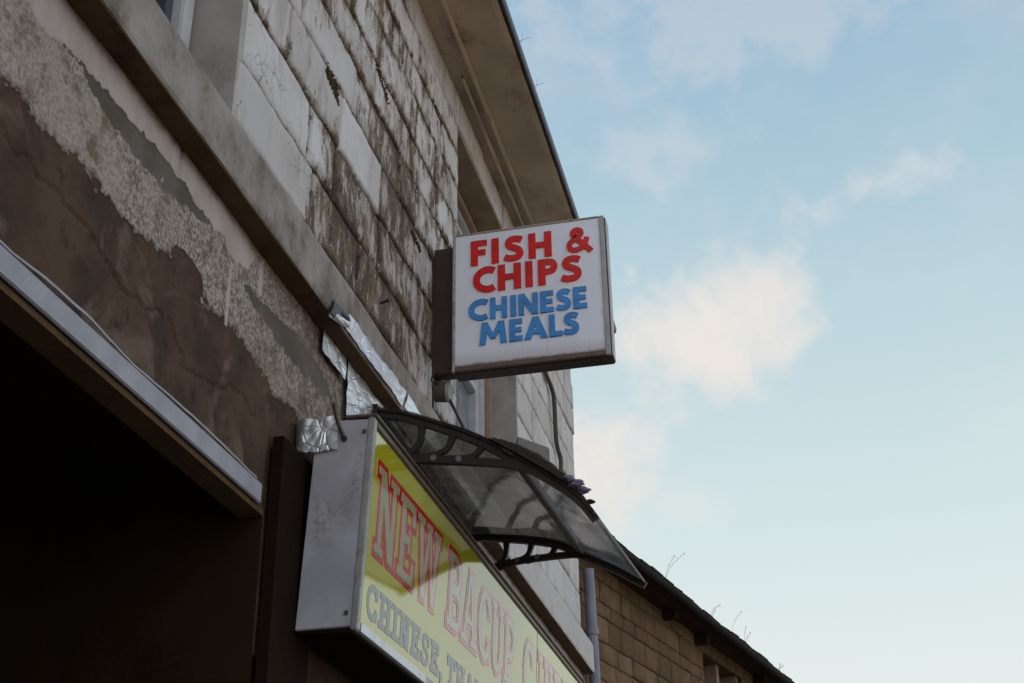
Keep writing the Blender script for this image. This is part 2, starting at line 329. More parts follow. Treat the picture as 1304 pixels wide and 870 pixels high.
M_POLY2 = polycarb('clearer_polycarbonate', (.66, .66, .66), .30, .66, (.46, .47, .49), .65)
M_CLEAR = polycarb('clear_polycarbonate_skin', (.96, .96, .95), .0, .06, (.3, .3, .28), .5)

# ------------------------------------------------------------------ object helpers
def tag(o, label, cat=None, group=None, kind=None):
    if label: o['label'] = label
    if cat: o['category'] = cat
    if group: o['group'] = group
    if kind: o['kind'] = kind
    return o
def empty(name, loc, label, cat, group=None):
    o = bpy.data.objects.new(name, None); COL.objects.link(o); o.location = loc; o.empty_display_size = .1
    o['_loc'] = loc
    del o['_loc']
    return tag(o, label, cat, group)
def link(name, me, parent=None, material=None, smooth=False):
    o = bpy.data.objects.new(name, me); COL.objects.link(o)
    if material and not me.materials: me.materials.append(material)
    if parent is not None:
        o.parent = parent
        root = parent; loc = Vector((0, 0, 0))
        if parent.parent is None: loc = Vector(parent.location)
        # vertices are written in world metres: only an Empty root carries an offset
        o.matrix_parent_inverse = Matrix.Translation(-loc)
    if smooth:
        for f in me.polygons: f.use_smooth = True
    return o
class MB:
    def __init__(s): s.v = []; s.f = []
    def add(s, vs, fs):
        k = len(s.v); s.v += [tuple(x) for x in vs]; s.f += [tuple(i+k for i in f) for f in fs]; return s
    def box(s, a, b):
        (x0, y0, z0), (x1, y1, z1) = a, b
        return s.add([(x0,y0,z0),(x1,y0,z0),(x1,y1,z0),(x0,y1,z0),(x0,y0,z1),(x1,y0,z1),(x1,y1,z1),(x0,y1,z1)],
                     [(0,3,2,1),(4,5,6,7),(0,1,5,4),(1,2,6,5),(2,3,7,6),(3,0,4,7)])
    def hexa(s, p): return s.add(p, [(0,3,2,1),(4,5,6,7),(0,1,5,4),(1,2,6,5),(2,3,7,6),(3,0,4,7)])
    def prism(s, sec, y0, y1):
        """section [(x,z)...] swept along y"""
        n = len(sec); vs = [(x, y0, z) for x, z in sec]+[(x, y1, z) for x, z in sec]
        return s.add(vs, [tuple(range(n-1, -1, -1)), tuple(range(n, 2*n))]+[(i, (i+1) % n, n+(i+1) % n, n+i) for i in range(n)])
    def tube(s, pts, r, n=10, cap=True):
        pts = [Vector(p) for p in pts]; rs = r if isinstance(r, (list, tuple)) else [r]*len(pts)
        k = len(s.v); prev = None
        for i, p in enumerate(pts):
            t = (pts[min(i+1, len(pts)-1)]-pts[max(i-1, 0)]).normalized()
            a = t.cross(Vector((0, 0, 1))) if prev is None else prev-t*prev.dot(t)
            if a.length < 1e-4: a = t.cross(Vector((0, 1, 0)))
            a.normalize(); prev = a; b = t.cross(a)
            for j in range(n):
                th = 2*pi*j/n; s.v.append(tuple(p+(a*cos(th)+b*sin(th))*rs[i]))
        for i in range(len(pts)-1):
            for j in range(n):
                s.f.append((k+i*n+j, k+i*n+(j+1) % n, k+(i+1)*n+(j+1) % n, k+(i+1)*n+j))
        if cap:
            s.f.append(tuple(k+j for j in range(n-1, -1, -1))); s.f.append(tuple(k+(len(pts)-1)*n+j for j in range(n)))
        return s
    def build(s, name, material, parent=None, smooth=False, bevel=0, attrs=None):
        me = bpy.data.meshes.new(name); me.from_pydata(s.v, [], s.f); me.update()
        bm = bmesh.new(); bm.from_mesh(me)
        if not attrs: bmesh.ops.recalc_face_normals(bm, faces=bm.faces)
        if bevel:
            bmesh.ops.bevel(bm, geom=[e for e in bm.edges if len(e.link_faces) == 2 and e.calc_face_angle(0) > .6], offset=bevel, segments=2, affect='EDGES')
        bm.to_mesh(me); bm.free()
        if attrs:
            for k, v in attrs.items():
                if len(v[0:1]) and isinstance(v[0], tuple):
                    a = me.attributes.new(k, 'FLOAT_COLOR', 'POINT'); a.data.foreach_set('color', [c for q in v for c in q])
                else:
                    a = me.attributes.new(k, 'FLOAT', 'POINT'); a.data.foreach_set('value', v)
        return link(name, me, parent, material, smooth)
def smooth_path(pts, sub=6):
    out = []; P = [Vector(p) for p in pts]; n = len(P)
    for i in range(n-1):
        a, b, c, d = P[max(i-1, 0)], P[i], P[i+1], P[min(i+2, n-1)]
        for k in range(sub):
            t = k/sub
            out.append(.5*((2*b)+(c-a)*t+(2*a-5*b+4*c-d)*t*t+(3*b-a-3*c+d)*t**3))
    out.append(P[-1]); return out
def nz(x, y, z=0, o=4): return noise.fractal(Vector((x, y, z)), .9, 2.1, o)
def lerp(a, b, t): return a+(b-a)*t
def pw(pts, x):
    if x <= pts[0][0]: return pts[0][1]
    for (a, b), (c, d) in zip(pts, pts[1:]):
        if x <= c: return lerp(b, d, (x-a)/(c-a))
    return pts[-1][1]

# ------------------------------------------------------------------ ground
gm = grimy('asphalt', (.07, .068, .065), (.03, .03, .03), .4, 3, .9, streak=(1, 1, 1), bump=.6)
pm = grimy('paving_stone', (.33, .28, .22), (.2, .16, .12), .4, 3, .85, streak=(1, 1, 1), bump=.4)
tag(MB().add([(-900,-900,-.12),(900,-900,-.12),(900,900,-.12),(-900,900,-.12)], [(0,1,2,3)]).build('ground', grimy('far_ground', (.34, .27, .19), (.22, .17, .12), .5, .05, .9)), None, kind='structure')
tag(MB().box((2.15,-60,-.3), (9.0,90,-.10)).build('road', gm), None, kind='structure')
b = MB()
for i in range(-10, 30): b.box((.01, i*.9+.004, -.3), (2.0, i*.9+.896, 0+.003*(i % 2)))
b.box((-3.6, .9, -.3), (.005, 3.62, .001))
tag(b.build('pavement', pm), None, kind='structure')
b = MB()
for i in range(-10, 30): b.box((2.003, i*.9+.006, -.3), (2.147, i*.9+.894, .012))
tag(b.build('kerb', pm, bevel=.01), None, kind='structure')

# ------------------------------------------------------------------ block walls
def block_wall(name, courses, u0, u1, holes, joints, place, material, mort_mat, parent, rng, wear_fn, step=.030, gap=.012, proud=.011, mean=.5, res_x=.006):
    """ashlar face: every stone its own slightly uneven cushion standing proud of a recessed mortar bed"""
    b = MB(); edge = []; wear = []; tint = []
    for ci, (z0, z1) in enumerate(zip(courses, courses[1:])):
        zm = (z0+z1)/2
        cuts = [u0, u1]; spans = []
        hs = sorted([h for h in holes if h[2] < zm < h[3]])
        a = u0
        for h in hs:
            if h[0] > a: spans.append((a, h[0]))
            a = max(a, h[1])
        if a < u1: spans.append((a, u1))
        for s0, s1 in spans:
            js = [j for j in joints.get(ci, []) if s0+.12 < j < s1-.12]
            pts = [s0]
            fixed = sorted(js)+[s1]
            for fx in fixed:
                while fx-pts[-1] > mean*1.55: pts.append(pts[-1]+mean*rng.uniform(.75, 1.3))
                if fx-pts[-1] < .1 and len(pts) > 1 and fx not in js: pts[-1] = fx
                else: pts.append(fx)
            for a0, a1 in zip(pts, pts[1:]):
                if a1-a0 < .03: continue
                nx = max(2, round((a1-a0)/step)); ny = max(2, round((z1-z0)/step)); k = len(b.v)
                off = rng.uniform(-res_x, res_x); tl = rng.uniform(-.010, .010); tv = rng.random(); bw = rng.uniform(-.07, .07)
                us = [a0+gap/2]+[a0+gap/2+.006+(a1-a0-gap-.012)*i/nx for i in range(nx+1)]+[a1-gap/2]
                zs = [z0+gap/2]+[z0+gap/2+.006+(z1-z0-gap-.012)*i/ny for i in range(ny+1)]+[z1-gap/2]
                us = [us[0]-0]+us+[us[-1]]; zs = [zs[0]]+zs+[zs[-1]]
                U, Z = len(us), len(zs)
                for j, z in enumerate(zs):
                    for i, u in enumerate(us):
                        ring = min(i, U-1-i, j, Z-1-j)
                        q = nz(u*5, z*5, 3)
                        du = dz = 0
                        if ring <= 2:
                            du = nz(u*9, z*9, 11)*.011; dz = nz(u*9, z*9, 21)*.011
                        if ring == 0: x = -.03
                        elif ring == 1: x = proud*.2+off*.5
                        elif ring == 2: x = proud*.9+off+q*.003
                        else: x = proud+off+q*.006+tl*((z-z0)/(z1-z0)-.5)
                        b.v.append(place(u+du, z+dz, x))
                        edge.append(1.0 if ring <= 1 else (.75 if ring == 2 else (.25 if ring == 3 else 0.0)))
                        wear.append(wear_fn(u, z)+bw+(.10 if nz(u*2.5, z*1.1, 7) > .15 else 0)); tint.append(tv)
                for j in range(Z-1):
                    for i in range(U-1):
                        p = k+j*U+i; b.f.append((p, p+1, p+U+1, p+U))
    w = b.build(name, material, parent, smooth=True, attrs={'edge': edge, 'wear': wear, 'tint': tint})
    mb = MB()
    for z0, z1 in zip(courses, courses[1:]):
        zm = (z0+z1)/2; a = u0; hs = sorted([h for h in holes if h[2] < zm < h[3]]); sp = []
        for h in hs:
            if h[0] > a: sp.append((a, h[0]))
            a = max(a, h[1])
        if a < u1: sp.append((a, u1))
        for s0, s1 in sp:
            n = max(1, int((s1-s0)/.06)); mrows = 4
            k = len(mb.v)
            for j in range(mrows+1):
                for i in range(n+1):
                    u = lerp(s0, s1, i/n); z = lerp(z0, z1, j/mrows)
                    mb.v.append(place(u, z, -.006+.004*nz(u*6, z*6, 5)))
            for j in range(mrows):
                for i in range(n):
                    p = k+j*(n+1)+i; mb.f.append((p, p+1, p+n+2, p+n+1))
    mb.build('mortar', mort_mat, w)
    return w

YE = 9.40     # far end of the painted building
bld = empty('painted_building', (-2, 5, 0), 'tall white painted stone building with peeling, moss-stained blocks', 'building')
rng = random.Random(4)
courses = [4.12, 4.208, 4.47, 4.74, 5.01, 5.265, 5.49, 5.745, 5.96, 6.185, 6.41]
W1 = (1.7, 3.105, 4.12, 6.157); W2 = (5.86, 7.30, 4.12, 6.185)
def wear_front(u, z):
    c = 4.55+.55*(z-4.2)*.9
    g = math.exp(-((u-c)/.62)**2)*(.23 if z < 5.6 else .23*max(0, 1-(z-5.6)/.9))
    g += math.exp(-((u-4.1)/.35)**2)*math.exp(-((z-4.35)/.35)**2)*.22
    def blk(y0, y1, z0, z1, a): return a if y0 < u < y1 and z0 < z < z1 else 0
    g += blk(4.05, 4.56, 4.74, 5.01, -.38)+blk(4.02, 4.56, 4.47, 4.74, -.02)+blk(4.2, 5.1, 5.01, 5.265, .05)
    g += blk(3.11, 3.75, 4.2, 4.74, -.20)+blk(4.98, 5.42, 5.5, 5.745, -.12)+blk(4.55, 5.4, 5.265, 5.5, -.02)
    if u > 5.1 and z > 4.9: g -= .10
    if u > 7.2: g -= .5
    if z > 6.19: g -= .35
    if u < 3.6: g -= .05
    if u < 3.8: g -= .07
    # dark dribbles hanging from the joints
    for cz in courses:
        if 0 < cz-z < .07 and 3.9 < u < 5.8: g += .16*(1-(cz-z)/.07)*max(0, .5+nz(u*4, cz*3, 9))
        if 0 < z-cz < .03 and 3.9 < u < 5.8: g += .10
    return g
joints = {1: [3.80, 4.88], 2: [3.75, 4.02, 4.572, 5.15], 3: [3.5, 4.05, 4.56, 4.88, 5.4], 4: [3.6, 4.2, 5.1, 5.5], 5: [3.8, 4.44, 4.98, 5.45],
          6: [3.55, 4.1, 4.97, 5.07, 5.42], 7: [3.9, 4.67, 4.83, 5.52], 8: [3.4, 4.4, 5.1], 9: [4.2, 5.0, 5.9, 7.0, 8.2]}
wall = block_wall('upper_wall', courses, 1.0, YE, [W1, W2], joints, lambda u, z, x: (x, u, z), M_STONE, M_MORT, bld, rng, wear_front)
# building mass behind the face (keeps the sun and sky out)
b = MB()
b.box((-6.0, -3.0, 0), (-5.8, YE-.002, 6.42)); b.box((-5.8, YE-.25, 0), (-.03, YE-.003, 6.40)); b.box((-5.8, -3.0, 0), (0, -2.8, 6.42))
b.box((-5.8, -2.8, 3.95), (-.35, YE-.25, 4.05))
b.box((-.35, -2.8, 3.1), (-.002, 1.0, 6.40)); b.box((-.30, -2.8, 0), (-.001, .92, 3.1))
b.build('side_walls', M_WHITE, bld)
def reveal(y, zlo, zhi, sgn):
    M = MB(); n = 20
    M.add([(.008, y, zlo), (-.26, y, zlo), (-.26, y, zhi), (.008, y, zhi)], [(0,1,2,3)]); return M
for y in (3.105, 5.86, 7.30, 1.70):
    t = .04 if y in (3.105, 7.30) else -.04
    MB().box((-.27, min(y, y+t), 4.1), (.0085, max(y, y+t), 6.157)).build('window_reveal', M_REVEAL, bld)
for a, c in ((5.82, 7.34), (1.66, 3.145)): MB().box((-.27, a, 6.157), (.006, c, 6.19)).build('window_lintel', M_LINTEL, bld)
# windows
def window(y0, y1, z0, z1, xf, label=None, timber=False, glassm=M_GLASS, inner=.06):
    f = MB(); w = .075
    for a, c in (((xf-.07, y0, z0), (xf, y0+w, z1)), ((xf-.07, y1-w, z0), (xf, y1, z1)), ((xf-.07, y0+w, z1-w), (xf, y1-w, z1)), ((xf-.07, y0+w, z0), (xf, y1-w, z0+w))): f.box(a, c)
    win = MB().box((xf-.16, y0, z0), (xf-.15, y1, z1)).build('window', M_DARKIN, bld)
    f.build('frame', M_FRAMEW, win, bevel=.006)
    s = MB(); v = .05; a0, a1, b0, b1 = y0+w+.002, y1-w-.002, z0+w+.002, z1-w-.002
    for a, c in (((xf-.10, a0, b0), (xf-.035, a0+v, b1)), ((xf-.10, a1-v, b0), (xf-.035, a1, b1)), ((xf-.10, a0+v, b1-v), (xf-.035, a1-v, b1)), ((xf-.10, a0+v, b0), (xf-.035, a1-v, b0+v)),
                 ((xf-.10, a0+v, (b0+b1)/2-.03), (xf-.035, a1-v, (b0+b1)/2+.03))): s.box(a, c)
    s.build('sash', M_GUTTER if not timber else M_FRAMEW, win, bevel=.004)
    MB().box((xf-.088, a0+v, b0+v), (xf-.080, a1-v, b1-v)).build('pane', glassm, win)
    if timber:
        t = MB(); t.box((xf+.001, y1-.05, z0), (xf+.035, y1-.005, z1-.05)); t.box((xf+.001, y0+.01, z1-.05), (xf+.035, y1-.005, z1-.005)); t.build('trim', M_FRAMEP, win, bevel=.005)
    return win
window(1.74, 3.065, 4.13, 6.15, -.145)
window(5.90, 7.26, 4.13, 6.15, -.175, timber=True, glassm=M_GLASS2)
# string course (sill band)
def band_wear(y): return nz(y*3, 0, 1)
sc = MB(); n = 150; sec = [(.0, 3.889), (.084, 3.882), (.088, 3.894), (.087, 4.072), (.080, 4.095), (-.02, 4.125)]
for i in range(n+1):
    y = lerp(1.0, YE+.02, i/n)
    for k, (x, z) in enumerate(sec):
        sc.v.append((x+(nz(y*3, k, 2)*.004 if k else 0), y, z+nz(y*4, k, 8)*.003))
K = len(sec)
for i in range(n):
    for k in range(K-1): sc.f.append((i*K+k, (i+1)*K+k, (i+1)*K+k+1, i*K+k+1))
sc.f.append(tuple(range(K))); sc.f.append(tuple(n*K+k for k in range(K-1, -1, -1)))
band = sc.build('string_course', M_BAND, bld)
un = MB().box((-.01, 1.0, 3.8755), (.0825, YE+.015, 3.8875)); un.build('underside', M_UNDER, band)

# peeling render between passage lintel and string course, with real layer thickness
def layer_at(y, z):
    q1 = nz(y*4, z*4, 1)*.05+nz(y*14, z*14, 2)*.034+nz(y*45, z*45, 5)*.014; q2 = nz(y*3.5, z*3.5, 31)*.045+nz(y*13, z*13, 12)*.02+nz(y*45, z*45, 6)*.010
    zd = pw([(1.5, 3.49), (2.4, 3.48), (2.58, 3.45), (2.9, 3.52), (3.3, 3.49), (3.78, 3.455), (3.9, 3.42), (9, 3.2)], y)+q1
    zs = pw([(1.5, 3.775), (2.25, 3.75), (2.75, 3.79), (3.2, 3.74), (3.34, 3.76), (3.42, 3.88), (3.7, 3.93), (4.1, 3.96), (4.35, 3.80), (4.6, 3.2), (9, 3.2)], y)+q2*.7
    def ss(v, w):
        v = max(0., min(1., v/w+.5)); return v*v*(3-2*v)
    rough = ss(z-zd-.012, .075); smooth = ss(z-zs, .012)
    patch = 0.
    if smooth < .5:
        pt = pw([(2.18, 0), (2.27, .015), (2.45, .075), (2.8, .085), (3.0, .04), (3.1, 0)], y)
        if pt > .005 and 2.2 < y < 3.1: patch = ss(z-(zs-pt+q1*.4), .012)
        e = ((y-3.74-(z-3.68)*-.8)/.37)**2+((z-3.69)/(.035+.035*max(0, min(1, (y-3.4)/.5))))**2+q1*12
        patch = max(patch, ss(1-e, .30))
        e = ((y-2.95)/.10)**2+((z-3.545)/.045)**2+q1*8
        rough *= 1-ss(1-e, .3)
    if abs(y-3.21-.01*nz(z*9, 1, 1)) < .012 and 3.50 < z < 3.72: smooth, rough = .8, 1.
    if abs(y-3.435) < .016 and 3.73 < z < 3.87: smooth, rough = .8, 1.
    return smooth, rough, patch
def render_wall(y0, y1, z0, z1, st):
    ny, nzz = int((y1-y0)/st), int((z1-z0)/st); b = MB(); lay = []
    for j in range(nzz+1):
        for i in range(ny+1):
            y = lerp(y0, y1, i/ny); z = lerp(z0, z1, j/nzz)
            s, r, p = layer_at(y, z)
            x = .0+.004*r*(1-s)+.0065*s-.0015*p*(1-s)+nz(y*3, z*3, 6)*.005
            if r > .5 and s < .5 and p < .5: x += nz(y*62, z*62, 4, 2)*.003
            # hairline cracks in the bare render
            cr = abs(z-(3.345+.10*nz(y*2.2, 0, 44)+.03*nz(y*12, 0, 45)+(2.5-y)*.06))
            if r < .5 and cr < .005 and nz(y*1.5, 0, 77) > -.25: x -= .006
            if s > .5:
                for cy in (2.83, 3.42, 5.6, 6.6, 7.7, 8.6):
                    if abs(y-cy-.02*nz(cy, z*8, 2)) < .008: x -= .008
            b.v.append((x, y, z)); lay.append((s, r, p, 1.))
    for j in range(nzz):
        for i in range(ny):
            p = j*(ny+1)+i; b.f.append((p, p+1, p+ny+2, p+ny+1))
    return b, lay
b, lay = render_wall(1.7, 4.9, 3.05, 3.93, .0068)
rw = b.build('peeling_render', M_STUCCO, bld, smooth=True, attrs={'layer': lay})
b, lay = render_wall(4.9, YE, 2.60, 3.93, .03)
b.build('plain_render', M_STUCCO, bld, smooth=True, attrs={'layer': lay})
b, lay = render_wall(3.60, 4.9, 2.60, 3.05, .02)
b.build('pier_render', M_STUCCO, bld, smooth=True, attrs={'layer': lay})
# passage opening under the lintel, and the shop wall under the fascia
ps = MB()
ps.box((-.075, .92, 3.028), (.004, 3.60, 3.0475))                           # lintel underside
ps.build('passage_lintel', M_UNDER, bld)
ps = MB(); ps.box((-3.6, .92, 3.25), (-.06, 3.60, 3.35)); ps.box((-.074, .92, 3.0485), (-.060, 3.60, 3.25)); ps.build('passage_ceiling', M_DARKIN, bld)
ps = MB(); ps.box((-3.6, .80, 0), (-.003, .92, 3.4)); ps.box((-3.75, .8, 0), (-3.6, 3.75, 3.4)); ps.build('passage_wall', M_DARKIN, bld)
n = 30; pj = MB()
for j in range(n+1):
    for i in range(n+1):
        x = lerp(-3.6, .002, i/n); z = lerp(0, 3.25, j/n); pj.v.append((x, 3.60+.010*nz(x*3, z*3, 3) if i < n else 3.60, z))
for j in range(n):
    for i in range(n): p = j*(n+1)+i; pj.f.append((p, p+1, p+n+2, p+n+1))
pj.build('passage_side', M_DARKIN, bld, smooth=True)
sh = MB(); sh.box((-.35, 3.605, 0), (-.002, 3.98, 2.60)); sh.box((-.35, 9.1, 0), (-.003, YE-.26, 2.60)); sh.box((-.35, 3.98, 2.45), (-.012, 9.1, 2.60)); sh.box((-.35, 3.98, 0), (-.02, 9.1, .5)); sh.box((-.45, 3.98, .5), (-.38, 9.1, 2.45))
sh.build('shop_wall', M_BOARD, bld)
# metal trim along the passage lintel with a loose curled strip of membrane
tr = MB(); tr.prism([(.006, 3.048), (.018, 3.048), (.018, 3.110), (.015, 3.114), (.006, 3.116)], .95, 3.545); trim = tr.build('lintel_trim', M_TRIM, bld, bevel=.003)
cs = MB(); k0 = 60
for i in range(k0+1):
    y = lerp(1.9, 3.50, i/k0); h = .016*max(0, sin((y-2.15)/(2.65-2.15)*pi)) if 2.15 < y < 2.65 else 0
    h += .008*max(0, sin((y-2.75)/.7*pi)) if y > 2.75 else 0
    for x, z in ((.014, 3.121+h), (.018, 3.119+h), (.018, 3.113+h*.9), (.012, 3.115+h)): cs.v.append((x, y, z+.003*nz(y*9, 1, 1)))
for i in range(k0):
    for k in range(4): cs.f.append((i*4+k, i*4+(k+1) % 4, (i+1)*4+(k+1) % 4, (i+1)*4+k))
cs.build('loose_strip', M_TRIM, trim)
br = MB().prism([(-.085, 3.02), (.006, 3.03), (.006, 3.068), (-.085, 3.054)], 3.20, 3.59); 

# eaves: soffit with two moulded fillets, gutter edge, roof
YS = 8.95
so = MB(); n = 120; sec = [(-.01, 6.402), (.070, 6.401), (.074, 6.401), (.083, 6.401), (.085, 6.400), (.132, 6.400), (.136, 6.400), (.148, 6.399), (.153, 6.392), (.385, 6.387), (.414, 6.392), (.418, 6.44), (-.01, 6.46)]
K = len(sec)
for i in range(n+1):
    y = lerp(-3, YS, i/n)
    for k, (x, z) in enumerate(sec):
        a = 1 if k in (9, 10) else 0
        if k in (2, 3, 6, 7): z = z+.012*max(0, -nz(y*1.3, k, 4)-.25)
        so.v.append((x+.006*nz(y*6, 3, 9)*a, y, z+.004*nz(y*3, k*.4, 2)))
for i in range(n):
    for k in range(K): so.f.append((i*K+k, (i+1)*K+k, (i+1)*K+(k+1) % K, i*K+(k+1) % K))
so.f.append(tuple(range(K))); so.f.append(tuple(n*K+k for k in range(K-1, -1, -1)))
soffit = so.build('soffit', M_SOFFIT, bld)
for x0, x1, ya in ((.070, .086, 5.7), (.131, .152, -2.9)):
    f_ = MB(); n_ = 60
    for i in range(n_+1):
        y = lerp(ya, YS-.01, i/n_); w_ = .003*nz(y*3, x0*9, 7)
        for x, z in ((x0, 6.399), (x0+.002+w_, 6.376+w_), (x1-.002+w_, 6.374+w_), (x1, 6.397)): f_.v.append((x, y, z))
    for i in range(n_):
        for k in range(3): f_.f.append((i*4+k, (i+1)*4+k, (i+1)*4+k+1, i*4+k+1))
    f_.build('moulding', M_MOULD, bld)
gu = MB(); pr = []
for i in range(9):
    a = pi*1.08+pi*.84*i/8; pr.append((.432+.014*cos(a), 6.425+.026*sin(a)))
gu.prism(pr+[(.446, 6.446), (.419, 6.446)], -3, YS+.05); gutter = gu.build('gutter', M_GUTTER, bld)
ro = MB().hexa([(-6.2, -3.1, 7.9), (-6.2, YS+.05, 7.9), (.43, YS+.04, 6.462), (.43, -3.1, 6.462), (-6.2, -3.1, 8.0), (-6.2, YS+.05, 8.0), (.43, YS+.04, 6.482), (.43, -3.1, 6.482)])
ro.build('roof', M_SLATE, bld)
# fine twigs caught on the gutter edge
for y, dx, dz in ((5.55, .05, .03), (5.95, .04, .02)):
    t = MB(); t.tube(smooth_path([(.44, y, 6.450), (.455+dx*.4, y+.02, 6.465+dz*.4), (.45+dx, y+.05, 6.48+dz)], 4), .0012, 5)
    t.tube(smooth_path([(.44, y+.02, 6.450), (.45, y+.03, 6.475), (.465, y-.01, 6.49)], 4), .001, 5)
    tag(t.build('dry_twig', M_GRASS), 'thin dry twig sticking out of the high dark gutter, %s' % ('farther from the square sign' if y < 5.7 else 'nearer the square sign'), 'twig', 'twigs on the gutter')

# ------------------------------------------------------------------ glyph engine
def offset_poly(p, o):
    n = len(p); ar = sum(p[i][0]*p[(i+1) % n][1]-p[(i+1) % n][0]*p[i][1] for i in range(n)); s = 1 if ar > 0 else -1; r = []
    for i in range(n):
        a, b_, c = Vector(p[i-1]), Vector(p[i]), Vector(p[(i+1) % n])
        d1 = (b_-a).normalized(); d2 = (c-b_).normalized(); n1 = Vector((d1.y, -d1.x))*s; n2 = Vector((d2.y, -d2.x))*s
        k = n1+n2; k = k/max(.35, k.length_squared)*2; r.append(tuple(b_+k*o))
    return r
def R_(x0, y0, x1, y1): return ('p', [(x0, y0), (x1, y0), (x1, y1), (x0, y1)])
def K_(pts, w, sm=True): return ('s', pts, w, sm)
S_PATH = [(.57, .83), (.46, .885), (.31, .895), (.18, .83), (.145, .70), (.22, .59), (.36, .515), (.49, .42), (.53, .28), (.46, .15), (.32, .105), (.16, .115), (.03, .175)]
C_PATH = [(.75, .83), (.63, .885), (.48, .895), (.28, .82), (.14, .66), (.115, .5), (.14, .34), (.28, .18), (.48, .105), (.63, .115), (.75, .17)]
SANS = {'F': (.60, [R_(0,0,.235,1), R_(0,.80,.58,1), R_(0,.42,.53,.61)]), 'I': (.235, [R_(0,0,.235,1)]),
 'S': (.66, [K_(S_PATH, .215)]), 'H': (.80, [R_(0,0,.235,1), R_(.565,0,.80,1), R_(.1,.40,.7,.60)]), 'C': (.78, [K_(C_PATH, .225)]),
 'P': (.68, [R_(0,0,.235,1), K_([(.1,.895),(.34,.895),(.49,.855),(.56,.70),(.49,.545),(.34,.50),(.1,.50)], .20)]),
 'N': (.84, [R_(0,0,.22,1), R_(.62,0,.84,1), ('p', [(.0,1),(.25,1),(.84,0),(.59,0)])]),
 'E': (.58, [R_(0,0,.235,1), R_(0,.80,.57,1), R_(0,0,.58,.20), R_(0,.41,.53,.60)]),
 'M': (1.02, [('p', [(.0,0),(.21,0),(.30,1),(.09,1)]), ('p', [(.81,0),(1.02,0),(.93,1),(.72,1)]), ('p', [(.09,1),(.30,1),(.59,.25),(.43,.25)]), ('p', [(.72,1),(.93,1),(.59,.25),(.43,.25)])]),
 'A': (.92, [('p', [(.0,0),(.235,0),(.575,1),(.345,1)]), ('p', [(.685,0),(.92,0),(.575,1),(.345,1)]), R_(.2,.22,.72,.39)]),
 'L': (.55, [R_(0,0,.235,1), R_(0,0,.55,.20)]),
 '&': (.88, [K_([(.90,-.0),(.72,.20),(.48,.46),(.33,.64),(.29,.71)], .175), K_([(.33,.62),(.25,.76),(.30,.88),(.42,.915),(.54,.86),(.55,.74),(.43,.62),(.25,.50),(.13,.37),(.12,.22),(.22,.115),(.40,.10),(.58,.19),(.70,.36),(.76,.56)], .165)])}
